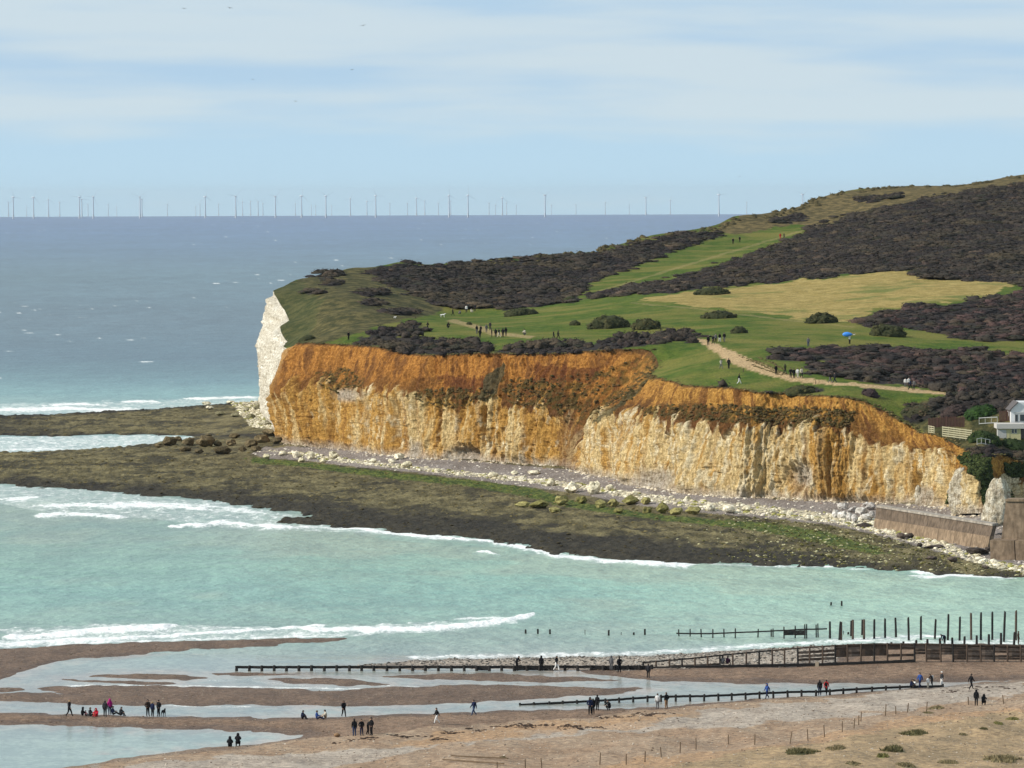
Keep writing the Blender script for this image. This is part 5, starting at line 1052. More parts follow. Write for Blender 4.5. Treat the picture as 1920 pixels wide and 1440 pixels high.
for (x0, y0, x1, y1, l) in ((846, 1422, 953, 1427, 'upper of two loose weathered rails on the shingle'), (830, 1429, 945, 1437, 'lower of two loose weathered rails on the shingle')):
    a = Vector(at_beach(x0, y0)); b = Vector(at_beach(x1, y1)); 
    o = plank(None, a + Vector((0, 0, .25)), b + Vector((0, 0, .25)), 0.10, 0.13, M_STAKE, 'fence_rail'); tag(o, l, 'rail', 'loose rails on the shingle')
p = Vector(at_beach(932, 1441)); tag(post(None, p, 0.12, Hm(p, 13), M_STAKE, 0.03, 'beach_stake'), 'short stake holding the lower of two loose rails', 'stake')
# ================================================================== people, dogs, birds
def cloth(name, c): return plain(name, c, 0.9, 0.1, 0.2, 9.0)
CM = {n: cloth('cloth_' + n, c) for n, c in dict(black=(0.010, 0.010, 0.012), charcoal=(0.028, 0.028, 0.032), navy=(0.012, 0.018, 0.050), jeans=(0.035, 0.055, 0.115), blue=(0.030, 0.070, 0.24), grey=(0.12, 0.12, 0.125), brown=(0.050, 0.034, 0.026), tan=(0.24, 0.15, 0.085), white=(0.68, 0.68, 0.67), cream=(0.50, 0.46, 0.38), red=(0.42, 0.020, 0.022), crimson=(0.52, 0.018, 0.045), magenta=(0.36, 0.015, 0.16), pink=(0.55, 0.22, 0.24), olive=(0.055, 0.060, 0.030), green=(0.035, 0.07, 0.04), plum=(0.060, 0.020, 0.045)).items()}
SKIN = plain('skin', (0.42, 0.25, 0.17), 0.6, 0.3, 0.06, 20); HAIR = {n: plain('hair_' + n, c, 0.7, 0.3, 0.2, 30) for n, c in dict(dark=(0.014, 0.010, 0.008), brown=(0.055, 0.032, 0.018), fair=(0.30, 0.21, 0.10), grey=(0.28, 0.27, 0.26)).items()}
SHOE = plain('shoe', (0.03, 0.027, 0.025), 0.6, 0.3, 0.2, 20)
REG = {'skin': 0, 'top': 1, 'legs': 2, 'shoe': 3}
def skel(d):
    """d: joints for one pose; returns verts, edges, radii, edge regions"""
    J = ['pelvis', 'spine', 'chest', 'neck', 'head', 'crown']
    R = dict(pelvis=.185, spine=.175, chest=.19, neck=.075, head=.105, crown=.080, sh=.10, el=.075, wr=.055, hd=.042, fi=.018, hip=.115, kn=.085, an=.060, toe=.046)
    V = []; idx = {}; E = []; rg = []
    def add(n, p, r): idx[n] = len(V); V.append((p, r))
    for j in J: add(j, d[j], R[j])
    for a, b, g in (('pelvis', 'spine', 'top'), ('spine', 'chest', 'top'), ('chest', 'neck', 'top'), ('neck', 'head', 'skin'), ('head', 'crown', 'skin')): E.append((idx[a], idx[b])); rg.append(g)
    for s in 'LR':
        for n in ('sh', 'el', 'wr', 'hd', 'hip', 'kn', 'an', 'toe'): add(n + s, d[n + s], R[n])
        for a, b, g in (('chest', 'sh' + s, 'top'), ('sh' + s, 'el' + s, 'top'), ('el' + s, 'wr' + s, 'top'), ('wr' + s, 'hd' + s, 'skin'), ('pelvis', 'hip' + s, 'legs'), ('hip' + s, 'kn' + s, 'legs'), ('kn' + s, 'an' + s, 'legs'), ('an' + s, 'toe' + s, 'shoe')): E.append((idx[a], idx[b])); rg.append(g)
        # fingers and thumb, half curled
        h = np.array(d['hd' + s]); w_ = np.array(d['wr' + s]); t = (h - w_) / (np.linalg.norm(h - w_) + 1e-6); q = np.cross(t, (1, 0, 0)) if abs(t[0]) < .8 else np.cross(t, (0, 0, 1)); q /= np.linalg.norm(q); o_ = np.cross(t, q)
        for k_, (sp_, ln) in enumerate(((-.030, .055), (-.010, .07), (.010, .066), (.030, .05))):
            add('f%d%s' % (k_, s), tuple(h + q * sp_ + t * ln * .6), .012); add('g%d%s' % (k_, s), tuple(h + q * sp_ + t * ln - o_ * .02), .009)
            E.append((idx['hd' + s], idx['f%d%s' % (k_, s)])); rg.append('skin'); E.append((idx['f%d%s' % (k_, s)], idx['g%d%s' % (k_, s)])); rg.append('skin')
        add('th' + s, tuple(h - t * .03 + q * .05 - o_ * .01), .012); E.append((idx['hd' + s], idx['th' + s])); rg.append('skin')
    return V, E, rg
def mirror(d, **over):
    o = {}
    for k_, v in d.items():
        if k_ in ('pelvis', 'spine', 'chest', 'neck', 'head', 'crown'): o[k_] = v
        else: o[k_ + 'L'] = v; o[k_ + 'R'] = (-v[0], v[1], v[2])
    o.update(over); return o
STAND = mirror(dict(pelvis=(0, 0, .95), spine=(0, .01, 1.14), chest=(0, 0, 1.35), neck=(0, .0, 1.50), head=(0, -.025, 1.62), crown=(0, -.015, 1.69), sh=(.185, 0, 1.42), el=(.245, .03, 1.14), wr=(.235, -.05, .90), hd=(.23, -.08, .82), hip=(.095, 0, .90), kn=(.105, -.03, .50), an=(.11, .02, .09), toe=(.125, -.14, .045)))
POSE = {'stand': STAND,
 'pockets': dict(STAND, elL=(.30, .08, 1.14), wrL=(.19, -.08, .98), hdL=(.16, -.11, .92), elR=(-.30, .08, 1.14), wrR=(-.19, -.08, .98), hdR=(-.16, -.11, .92), anL=(.16, .02, .09), toeL=(.19, -.13, .045)),
 'walk': dict(STAND, knL=(.10, -.20, .52), anL=(.10, -.32, .12), toeL=(.11, -.47, .12), knR=(-.10, .06, .50), anR=(-.10, .36, .17), toeR=(-.10, .28, .045), elL=(.24, .16, 1.16), wrL=(.22, .20, .93), hdL=(.22, .20, .85), elR=(-.24, -.10, 1.15), wrR=(-.21, -.28, .98), hdR=(-.20, -.34, .92), chest=(0, -.03, 1.35), head=(0, -.06, 1.62), crown=(0, -.05, 1.69)),
 'sit': mirror(dict(pelvis=(0, 0, .15), spine=(0, .04, .34), chest=(0, .03, .56), neck=(0, 0, .71), head=(0, -.04, .83), crown=(0, -.03, .90), sh=(.185, .02, .63), el=(.25, -.10, .40), wr=(.20, -.32, .42), hd=(.18, -.40, .42), hip=(.095, -.06, .13), kn=(.13, -.42, .30), an=(.13, -.78, .08), toe=(.14, -.82, .21))),
 'hug': mirror(dict(pelvis=(0, 0, .15), spine=(0, .02, .34), chest=(0, -.06, .55), neck=(0, -.11, .69), head=(0, -.17, .80), crown=(0, -.17, .87), sh=(.18, -.06, .61), el=(.25, -.25, .42), wr=(.14, -.42, .36), hd=(.06, -.47, .36), hip=(.095, -.05, .13), kn=(.12, -.32, .48), an=(.12, -.50, .08), toe=(.13, -.64, .045))),
 'crouch': mirror(dict(pelvis=(0, .10, .38), spine=(0, .05, .56), chest=(0, -.08, .76), neck=(0, -.16, .89), head=(0, -.22, 1.00), crown=(0, -.22, 1.07), sh=(.18, -.08, .82), el=(.24, -.30, .66), wr=(.16, -.48, .60), hd=(.14, -.55, .56), hip=(.10, .05, .34), kn=(.17, -.32, .46), an=(.14, -.02, .09), toe=(.16, -.18, .045))),
 'bend': mirror(dict(pelvis=(0, .10, .93), spine=(0, -.04, 1.06), chest=(0, -.26, 1.12), neck=(0, -.40, 1.12), head=(0, -.52, 1.13), crown=(0, -.58, 1.15), sh=(.18, -.28, 1.10), el=(.20, -.34, .82), wr=(.16, -.42, .60), hd=(.15, -.44, .52), hip=(.095, .06, .88), kn=(.105, 0, .48), an=(.11, .02, .09), toe=(.125, -.14, .045))),
 'lean': dict(STAND, chest=(0, -.14, 1.30), neck=(0, -.22, 1.43), head=(0, -.30, 1.52), crown=(0, -.31, 1.59), shL=(.185, -.15, 1.36), shR=(-.185, -.15, 1.36), elL=(.25, -.25, 1.12), wrL=(.14, -.42, 1.08), hdL=(.08, -.46, 1.10), elR=(-.25, -.25, 1.12), wrR=(-.14, -.42, 1.08), hdR=(-.08, -.46, 1.10), anR=(-.11, .16, .09), toeR=(-.12, .0, .045)),
 'reach': dict(STAND, elL=(.27, -.02, 1.66), wrL=(.24, -.05, 1.90), hdL=(.22, -.06, 1.98), elR=(-.27, -.02, 1.66), wrR=(-.24, -.05, 1.90), hdR=(-.22, -.06, 1.98)),
}
def skin_mesh(name, V, E, root=0, sub=1):
    me = bpy.data.meshes.new(name + '_tmp'); me.from_pydata([v[0] for v in V], E, []); o = bpy.data.objects.new(name + '_tmp', me); COL.objects.link(o)
    md = o.modifiers.new('s', 'SKIN'); md.use_smooth_shade = True
    if sub: o.modifiers.new('u', 'SUBSURF').levels = sub
    for i, v in enumerate(V):
        sv = me.skin_vertices[0].data[i]; r = v[1]; sv.radius = r if isinstance(r, tuple) else (r, r); sv.use_root = (i == root)
    dg = bpy.context.evaluated_depsgraph_get(); out = bpy.data.meshes.new_from_object(o.evaluated_get(dg)); out.name = name
    bpy.data.objects.remove(o); bpy.data.meshes.remove(me); return out
PM = {}; HEADS = {}
for pn, d in POSE.items():
    V, E, rg = skel(d)
    V = [(p, (r, r * 0.72) if i in (0, 1, 2) else r) for i, (p, r) in enumerate(V)]
    m = skin_mesh('person', V, E)
    for q in (SKIN, CM['black'], CM['black'], SHOE): m.materials.append(q)
    nf_ = len(m.polygons); ct = np.zeros(nf_ * 3); m.polygons.foreach_get('center', ct); ct = ct.reshape(-1, 3)
    A = np.array([V[e[0]][0] for e in E]); B = np.array([V[e[1]][0] for e in E]); rad = np.array([0.5 * (np.max(V[e[0]][1]) + np.max(V[e[1]][1])) for e in E])
    t = np.clip(((ct[:, None] - A) * (B - A)).sum(2) / ((B - A) ** 2).sum(1), 0, 1); ds = np.linalg.norm(ct[:, None] - A - t[..., None] * (B - A), axis=2) - rad
    ri = np.array([REG[r] for r in rg])[ds.argmin(1)]
    m.polygons.foreach_set('material_index', ri.astype(np.int32)); m.polygons.foreach_set('use_smooth', np.ones(nf_, bool)); PM[pn] = m
    hv = np.array(d['head']); cv = np.array(d['crown']); nv = np.array(d['neck']); HEADS[pn] = (hv, cv, np.array(d['chest']), nv)
def hair_mesh(style):
    V, F = ICO2; W_ = V.copy()
    k_ = (W_[:, 2] > -0.15) | (W_[:, 1] > 0.25) if style == 'short' else ((W_[:, 2] > 0.05) | (W_[:, 1] > 0.05))
    if style == 'long': W_ = np.where((W_[:, 2:3] < -0.1) & (W_[:, 1:2] > 0), W_ * np.array([1.05, 1.0, 2.4]), W_)
    if style == 'hood': W_ = np.where(W_[:, 2:3] < -0.3, W_ * np.array([1.25, 1.1, 1.5]), W_); k_ = W_[:, 1] > -0.72
    if style == 'hat': k_ = W_[:, 2] > 0.0; W_ = np.where(W_[:, 2:3] < 0.3, W_ * np.array([1.35, 1.35, 1]), W_)
    W_ = W_ * (0.112 if style != 'hood' else 0.135) * np.array([.95, 1.1, 1.15]); f = F[k_[F].all(1)]
    m = bpy.data.meshes.new('hair'); m.from_pydata(W_.tolist(), [], f.tolist()); m.materials.append(HAIR['dark']); m.polygons.foreach_set('use_smooth', np.ones(len(f), bool)); m.update(); return m
HM = {s: hair_mesh(s) for s in ('short', 'long', 'hood', 'hat')}
def pack_mesh():
    V, F = ICO2; W_ = np.sign(V) * np.abs(V) ** 0.5 * np.array([.15, .09, .22]); m = bpy.data.meshes.new('backpack'); m.from_pydata(W_.tolist(), [], F.tolist()); m.materials.append(CM['black']); m.update(); return m
PACK = pack_mesh()
def person(where, px, py, pose, turn, top, legs, head, label, group, k=1.0, pack=None, z=None, hair='dark'):
    p = where if where is not None and not callable(where) else None
    p = np.array(where(px, py)) if callable(where) else np.array(where)
    if z is not None: p[2] = z
    o = bpy.data.objects.new('person', PM[pose]); COL.objects.link(o); o.location = p; o.scale = (k, k, k); o.rotation_euler = (0, 0, math.radians(turn))
    for i, m in ((1, CM[top]), (2, CM[legs]), (3, SHOE)): o.material_slots[i].link = 'OBJECT'; o.material_slots[i].material = m
    tag(o, label, 'person', group)
    hv, cv, ch, nv = HEADS[pose]
    nm = {'short': 'hair', 'long': 'hair', 'hood': 'hood', 'hat': 'hat'}[head[0] if isinstance(head, tuple) else head]
    st = head[0] if isinstance(head, tuple) else head; hc = head[1] if isinstance(head, tuple) else None
    h = bpy.data.objects.new(nm, HM[st]); COL.objects.link(h); h.parent = o; h.location = hv * 0.65 + cv * 0.35 + np.array([0, .012, .012 if st != 'hat' else .05])
    h.material_slots[0].link = 'OBJECT'; h.material_slots[0].material = CM[hc] if hc else (CM[top] if st == 'hood' else HAIR[hair])
    if pack:
        b = bpy.data.objects.new('backpack', PACK); COL.objects.link(b); b.parent = o; b.location = ch + np.array([0, .20, -.06]); b.material_slots[0].link = 'OBJECT'; b.material_slots[0].material = CM[pack]
    return o
GA = 'people on the beach'; GH = 'walkers on the headland'
BE = [
 (130, 1344, 'walk', 60, 'charcoal', 'black', 'short', 'person in dark clothes striding right, leftmost on the beach', 1.0),
 (153, 1342.5, 'hug', 90, 'black', 'black', 'hood', 'person in black sitting at the left end of the picnic group', 1.0),
 (160.5, 1342.5, 'sit', 60, 'pink', 'charcoal', 'short', 'small child in pale pink sitting among the picnic group', 0.62),
 (169, 1343.5, 'sit', 70, 'charcoal', 'black', 'short', 'person in charcoal sitting with legs stretched beside the red jacket', 1.0),
 (181.5, 1344.5, 'hug', -30, 'crimson', 'red', 'hood', 'person sitting hunched in bright red', 1.0),
 (197, 1344, 'stand', 170, 'charcoal', 'black', 'short', 'person in dark grey standing beside the one in magenta', 0.98),
 (206, 1340.5, 'stand', 200, 'magenta', 'navy', ('hood', 'magenta'), 'person standing in a magenta hooded jacket', 0.98),
 (211.5, 1340.5, 'sit', 80, 'navy', 'black', 'short', 'person in navy sitting in front of the magenta jacket', 1.0),
 (225.5, 1341.5, 'hug', 60, 'charcoal', 'charcoal', 'short', 'person in dark grey sitting apart at the right of the picnic', 1.0),
 (277, 1342.5, 'pockets', 30, 'brown', 'black', 'short', 'person in dark brown standing leftmost of three beside the dog', 1.03),
 (286, 1343.5, 'stand', 150, 'navy', 'black', 'short', 'person in navy standing in the middle of three beside the dog', 0.92),
 (297.5, 1342.5, 'pockets', -40, 'black', 'black', 'short', 'person in black standing nearest to the black dog', 1.0),
 (431, 1401, 'hug', 180, 'black', 'black', 'hood', 'shorter of two black hooded figures seen from behind at the pool', 1.12),
 (446, 1400, 'crouch', 180, 'black', 'black', 'hood', 'taller of two black hooded figures seen from behind at the pool', 1.15),
 (566, 1348.5, 'hug', 70, 'navy', 'black', 'short', 'person in dark navy sitting leftmost of three on the bar', 1.0),
 (594, 1349.5, 'sit', 80, 'blue', 'navy', 'short', 'person in blue sitting with legs stretched out on the bar', 1.0),
 (612, 1347.5, 'hug', -80, 'cream', 'tan', 'short', 'person in pale clothes sitting facing the one in blue', 1.0),
 (644.5, 1344.5, 'walk', 20, 'black', 'black', 'short', 'tall person in black standing alone on the bar in midstep', 1.0),
 (664.5, 1380.5, 'stand', 190, 'black', 'jeans', 'short', 'person in black jacket and blue jeans, leftmost of the foreground four', 1.0),
 (678, 1379.5, 'pockets', 20, 'black', 'navy', 'short', 'person with pale collar and hands in pockets, second of the foreground four', 0.95),
 (690, 1377.5, 'lean', 70, 'charcoal', 'black', 'long', 'person half hidden behind the tallest of the foreground four', 0.92),
 (696.5, 1379.5, 'pockets', -60, 'black', 'black', 'short', 'tallest person in black, rightmost of the foreground four', 1.05),
 (819, 1357.5, 'walk', -70, 'black', 'white', 'long', 'person in black top and white trousers walking left', 0.95),
 (888.5, 1342.5, 'walk', -60, 'navy', 'jeans', 'short', 'person in navy with a dark backpack walking left along the channel', 0.98),
 (969, 1256, 'lean', 60, 'black', 'black', 'short', 'person in black bent forward beside the low groyne', 1.0),
 (1015, 1257.5, 'stand', 180, 'black', 'black', ('hood', 'black'), 'broad person in black standing at the low groyne, middle of three', 1.0),
 (1043.5, 1257.5, 'walk', 50, 'black', 'white', 'short', 'person in black jacket and white trousers at the low groyne', 1.0),
 (1146, 1257.5, 'stand', 160, 'grey', 'grey', 'hood', 'person in grey standing where the groyne meets the bank', 0.98),
 (1161.5, 1261.5, 'pockets', 200, 'black', 'black', 'short', 'person in black right of the one in grey at the groyne end', 1.05),
 (1215.5, 1271.5, 'stand', 170, 'charcoal', 'black', 'short', 'lone person in dark clothes at the point of the shingle bank', 0.95),
 (1106.5, 1340.5, 'pockets', 10, 'navy', 'black', ('hood', 'black'), 'bulky person in black at the edge of the channel, left of a pair', 1.05),
 (1112, 1339.5, 'stand', 200, 'black', 'black', 'short', 'person in black just behind the bulky one by the channel', 0.95),
 (1120, 1332, 'stand', 150, 'black', 'black', 'short', 'slim person in black standing between a pair and a croucher', 0.95),
 (1142, 1332, 'crouch', -50, 'black', 'black', 'short', 'person in black crouching to photograph at the channel edge', 1.0),
 (1233, 1329.5, 'stand', 180, 'white', 'grey', 'short', 'person in white vest with grey trousers at the channel groyne', 0.95),
 (1249.5, 1329.5, 'pockets', -140, 'black', 'tan', 'short', 'person in dark jacket and tan trousers at the channel groyne', 1.02),
 (1438.5, 1310.5, 'walk', -50, 'blue', 'navy', 'hood', 'person in a blue hooded coat walking left past the groyne posts', 0.95),
 (1537, 1303.5, 'stand', 180, 'black', 'navy', 'short', 'person in black beside the red jacket on the bank', 0.98),
 (1549.5, 1302.5, 'walk', 160, 'red', 'black', 'short', 'person in red jacket with a dark backpack on the bank', 0.95),
 (1708, 1290.5, 'hug', 60, 'navy', 'navy', 'long', 'person in dark navy sitting at the end of the sunken groyne', 1.1),
 (1715.5, 1289.5, 'hug', -60, 'white', 'black', 'short', 'person in white top sitting beside the navy one at the groyne end', 1.0),
 (1725, 1290.5, 'walk', -40, 'blue', 'navy', 'short', 'person in bright blue jacket stepping over the groyne end', 1.0),
 (1740, 1290, 'stand', 40, 'white', 'cream', 'short', 'slim person all in white near the right end of the channel', 0.72),
 (1747.5, 1288, 'lean', -70, 'black', 'black', 'short', 'person in black leaning over with a white bag', 0.9),
 (1766, 1287, 'stand', -60, 'charcoal', 'white', ('hat', 'white'), 'person with white hat, dark jacket and white trousers', 0.95),
 (1821, 1293.5, 'walk', 120, 'black', 'black', 'short', 'person in black walking alone at the right of the channel', 1.0),
 (1830.5, 1323.5, 'stand', 170, 'black', 'black', ('hood', 'black'), 'standing one of two people in black on the upper beach', 0.98),
 (1844, 1322.5, 'crouch', 160, 'black', 'black', 'hood', 'crouching one of two people in black on the upper beach', 1.02),
 (1909.5, 1209, 'stand', 100, 'brown', 'brown', 'short', 'person in brown standing by the last post behind the board wall', 0.95),
 (1771, 1208, 'bend', -60, 'navy', 'black', 'short', 'person in navy bending down behind the board wall', 1.0),
]
for x, y, ps, tr, tp_, lg, hd, lb, k_ in BE:
    pk_ = 'black' if 'dark backpack' in lb else ('white' if 'white bag' in lb else None)
    person(at_beach, x, y, ps, tr, tp_, lg, hd, lb, GA, k_, pk_, hair=rnd.choice(['dark', 'dark', 'brown', 'brown', 'fair']) if 'black' not in lb else 'dark')
for x, y, ps, tr, tp_, lg, lb in ((1355, 1251.5, 'hug', 180, 'grey', 'grey', 'person in pale grey sitting with back turned on the breastwork beam'), (1363.5, 1251, 'hug', 150, 'plum', 'brown', 'person in plum brown sitting beside the grey one on the beam')):
    q = at_z(x, y, 0.0); person(np.array([q[0], q[1] - .25, 0.38]), x, y, ps, tr, tp_, lg, 'short', lb, GA, 1.0)
HI = [
 (653.5, 638, 'stand', 40, 'black', 'black', 'lone walker in black near the far left cliff brink', 1),
 (775.5, 623, 'walk', 90, 'charcoal', 'black', 'walker in charcoal half lost against the dark cliff bushes', 1),
 (802, 618, 'walk', -80, 'black', 'black', 'walker in black at the right end of the dark cliff bushes', 1),
 (839.5, 615.5, 'crouch', 60, 'black', 'black', 'person in black crouched on the pale worn patch', 1.2),
 (849, 592.5, 'walk', 70, 'black', 'black', 'walker in black beside the white animal at the edge of the green', 1),
 (874.5, 586.5, 'stand', 0, 'white', 'charcoal', 'walker in a white top at the upper left edge of the green', 1.05),
 (883.5, 586, 'hug', 40, 'cream', 'cream', 'person in cream sitting right of the white top', 1.1),
 (863, 589, 'hug', -40, 'grey', 'grey', 'person in grey sitting left of the white top', 1.1),
 (890.5, 584, 'stand', 0, 'charcoal', 'charcoal', 'walker in charcoal against the dark hill foot', 1),
 (894, 626, 'stand', 40, 'black', 'grey', 'leftmost walker of the big group by the cliff', 1.05), (901.5, 626, 'stand', -40, 'black', 'black', 'second walker from the left in the big group', 1), (900, 634, 'pockets', 180, 'black', 'black', 'lowest walker at the left of the big group', 1.05), (912, 623.5, 'stand', 20, 'grey', 'grey', 'walker in grey at the back of the big group', 1), (919, 619, 'stand', -20, 'charcoal', 'charcoal', 'furthest walker of the big group', 1), (922, 632.5, 'pockets', 90, 'black', 'black', 'walker in black with broad back in the middle of the big group', 1.05), (929.5, 632.5, 'stand', 180, 'black', 'black', 'walker just right of the middle in the big group', 1.02), (935.5, 633.5, 'walk', 60, 'black', 'cream', 'walker with pale trousers in the big group', 1.05), (943, 632.5, 'pockets', 150, 'black', 'black', 'second walker from the right in the big group', 1.08), (948.5, 630, 'stand', 200, 'black', 'charcoal', 'rightmost walker of the big group', 1.05),
 (984.5, 629, 'crouch', -60, 'cream', 'grey', 'person in cream crouching by the small bare patch', 1.15),
 (1038, 635.5, 'walk', 70, 'black', 'charcoal', 'shorter of two walkers in black right of the bare patch', 0.9), (1046.5, 636, 'walk', 80, 'black', 'black', 'taller of two walkers in black right of the bare patch', 1.05),
 (1328, 648.5, 'walk', 0, 'black', 'black', 'nearest walker of five where the sandy path begins', 1.08), (1337, 646.5, 'walk', 20, 'charcoal', 'black', 'second nearest walker of five where the path begins', 1.02), (1342, 643, 'stand', 0, 'grey', 'black', 'walker in grey amid five where the path begins', 1), (1349.5, 642, 'walk', 10, 'black', 'white', 'walker with white shoes amid five where the path begins', 1), (1358, 641.5, 'walk', -10, 'black', 'grey', 'rightmost walker of five where the path begins', 1.05),
 (1352, 692.5, 'walk', 30, 'cream', 'grey', 'walker in a pale top on the grass below the path', 1), (1366.5, 692.5, 'walk', -10, 'black', 'black', 'walker in black on the grass right of the pale top', 1.08),
 (1386, 721, 'walk', 90, 'black', 'white', 'walker in black with white trousers at the nearer cliff brink', 1.05),
 (1455, 703, 'stand', 20, 'black', 'black', 'walker in black where the path narrows', 1), (1472, 702, 'walk', 200, 'olive', 'charcoal', 'walker in olive beside the grooved bank of the path', 1.05),
 (1482.5, 709.5, 'pockets', 0, 'black', 'black', 'leftmost of four walkers abreast on the path', 1), (1488.5, 710, 'stand', 10, 'black', 'black', 'second of four walkers abreast on the path', 1), (1495.5, 709.5, 'walk', -10, 'white', 'cream', 'walker in white, third of four abreast on the path', 1), (1503, 709.5, 'walk', 10, 'cream', 'black', 'rightmost of four walkers abreast on the path', 1.05),
 (1515.5, 650, 'stand', 0, 'grey', 'jeans', 'lone person in grey above the purple bush below the green', 1), 
 (1556.5, 718.5, 'walk', 60, 'black', 'grey', 'left one of two walkers on the narrow path', 1), (1565.5, 718, 'walk', -70, 'charcoal', 'navy', 'right one of two walkers on the narrow path', 1.02),
 (1697.5, 726, 'stand', 0, 'white', 'grey', 'walker in white at the left of the far right path group', 0.9), (1707, 731.5, 'walk', 80, 'navy', 'black', 'walker in navy at the front of the far right path group', 1.05), (1704, 727, 'stand', 20, 'white', 'charcoal', 'walker in white in the middle of the far right path group', 1.0), (1714, 731, 'stand', -20, 'grey', 'charcoal', 'walker in grey at the right of the far right path group', 0.95),
 (1374.5, 458, 'stand', 0, 'black', 'black', 'left one of two dark walkers high on the green strip', 1.15), (1387, 454.5, 'stand', 0, 'black', 'black', 'right one of two dark walkers high on the green strip', 1.1), (1463, 448.5, 'stand', 0, 'red', 'red', 'walker in red high on the green strip', 1.1), (1470, 448, 'walk', 60, 'charcoal', 'charcoal', 'dark walker beside the red one high on the green strip', 1.1), (1528, 428.5, 'stand', 0, 'black', 'black', 'topmost tiny walker where the green strip ends', 1),
]
for x, y, ps, tr, tp_, lg, lb, k_ in HI: person(at_land, x, y, ps, tr, tp_, lg, 'short', lb, GH, k_ * 1.04)
kp = at_land(1593, 645.5)
person(kp, 0, 0, 'reach', 40, 'white', 'black', 'short', 'walker in white top holding up a blue kite', GH, 1.05)
# the blue kite, an inflated wing with a ragged tail
V, F = ICO2; s_ = kp[1] / FPX; Wk = V * np.array([9.5, 4.0, 4.6]) * s_; Wk[:, 2] *= 1 - 0.35 * (V[:, 0] > 0.2) * V[:, 0]
kt = thing('kite', 'bright blue inflated kite floating over the walker in white', 'kite', (kp[0] - 4 * s_, kp[1], at_y(1588, 627, kp[1])[2]))
M_KITE = plain('kite_fabric', (0.045, 0.24, 0.72), 0.5, 0.3, 0.1); new_mesh('wing', Wk, F, M_KITE, parent=kt)
tv = np.array([(8, 0, .6), (14, -1, 2.6), (13, 1, .4), (16, 0, 0.8), (12, -1, -1.2), (15, 1, -2.4)]) * s_; new_mesh('tail', np.vstack([tv, tv + np.array([0, .08, 0])]), np.array([(0, 1, 2), (0, 2, 3), (0, 3, 4), (0, 4, 5), (6, 8, 7), (6, 9, 8), (6, 10, 9), (6, 11, 10)]), CM['cream'], smooth=False, parent=kt)
new_mesh('kite_line', *box_arr(4.6 * s_, 4.7 * s_, -.01, .01, -(at_y(1588, 627, kp[1])[2] - kp[2] - 2.05), 0), CM['white'], smooth=False, parent=kt)
# dogs
def dog_mesh():
    V = [((0, .30, .50), .11), ((0, 0, .50), .115), ((0, -.28, .52), .13), ((0, -.42, .62), .075), ((0, -.52, .70), .075), ((0, -.66, .67), .04), ((0, .42, .50), .03), ((0, .58, .40), .018)]; E = [(0, 1), (1, 2), (2, 3), (3, 4), (4, 5), (0, 6), (6, 7)]
    for s in (-1, 1):
        i = len(V); V += [((s * .08, -.30, .38), .06), ((s * .08, -.28, .22), .035), ((s * .08, -.30, .05), .028), ((s * .08, -.36, .025), .026)]; E += [(2, i), (i, i + 1), (i + 1, i + 2), (i + 2, i + 3)]
        i = len(V); V += [((s * .08, .24, .36), .07), ((s * .09, .36, .20), .035), ((s * .09, .31, .05), .026), ((s * .09, .25, .025), .026)]; E += [(0, i), (i, i + 1), (i + 1, i + 2), (i + 2, i + 3)]
        i = len(V); V += [((s * .055, -.50, .78), .025), ((s * .075, -.49, .72), .015)]; E += [(4, i), (i, i + 1)]
    m = skin_mesh('dog', V, E, 1); m.materials.append(CM['black']); return m
DM = dog_mesh()
for p, tr, c_, k_, lb in ((at_beach(306.5, 1342.5), 20, 'black', 1.15, 'big black dog beside the three people on the shingle bar'), (at_land(830, 595), 80, 'white', 1.3, 'white dog at the edge of the green beside a walker in black'), (at_land(740.5, 597.5), 60, 'white', 0.7, 'tiny white dog alone on the rough grass near the far cliff')):
    o = bpy.data.objects.new('dog', DM); COL.objects.link(o); o.location = p; o.rotation_euler = (0, 0, math.radians(tr)); o.scale = (k_,) * 3; setmat(o, CM[c_]); tag(o, lb, 'dog')
V, F = rock_proto(77, ICO1, 0.25); b = at_beach(632, 1382); Vb = V * np.array([.36, .25, .2]); Vb[:, 2] -= Vb[:, 2].min()
o = new_mesh('bag', Vb, F, CM['tan']); o.location = b; tag(o, 'tan bag lying on the shingle left of four standing people', 'bag')
# gulls
def gull_mesh():
    V = [((0, -.22, .0), .035), ((0, -.12, .02), .055), ((0, .02, .0), .075), ((0, .2, .0), .05), ((0, .32, .0), (.06, .012))]; E = [(0, 1), (1, 2), (2, 3), (3, 4)]
    for s in (-1, 1):
        i = len(V); V += [((s * .2, -.04, .10), (.06, .02)), ((s * .42, -.04, .12), (.055, .015)), ((s * .66, .06, .03), (.02, .01))]; E += [(2, i), (i, i + 1), (i + 1, i + 2)]
    m = skin_mesh('gull', V, E, 2); m.materials.append(CM['grey']); return m
GM = gull_mesh()
GUL = [(345, 16, 10, 950, 'gull at the upper left, left of a pair near the top edge'), (431, 15, 12, 930, 'gull at the upper left, right of a pair near the top edge'), (681, 48, 12, 1000, 'pale gull gliding alone below the top edge, left of centre'), (660, 131, 9, 980, 'dark gull above the sea, right of the middle one'), (474, 149, 7, 1100, 'dark gull nearest the cloud band at left'), (554, 190, 9, 1150, 'faint gull lowest of those left of centre'), (139, 316, 5, 1900, 'tiny faint gull far out above the horizon at left'), (1387, 331, 5, 1500, 'tiny gull in the sky above the hill shoulder')]
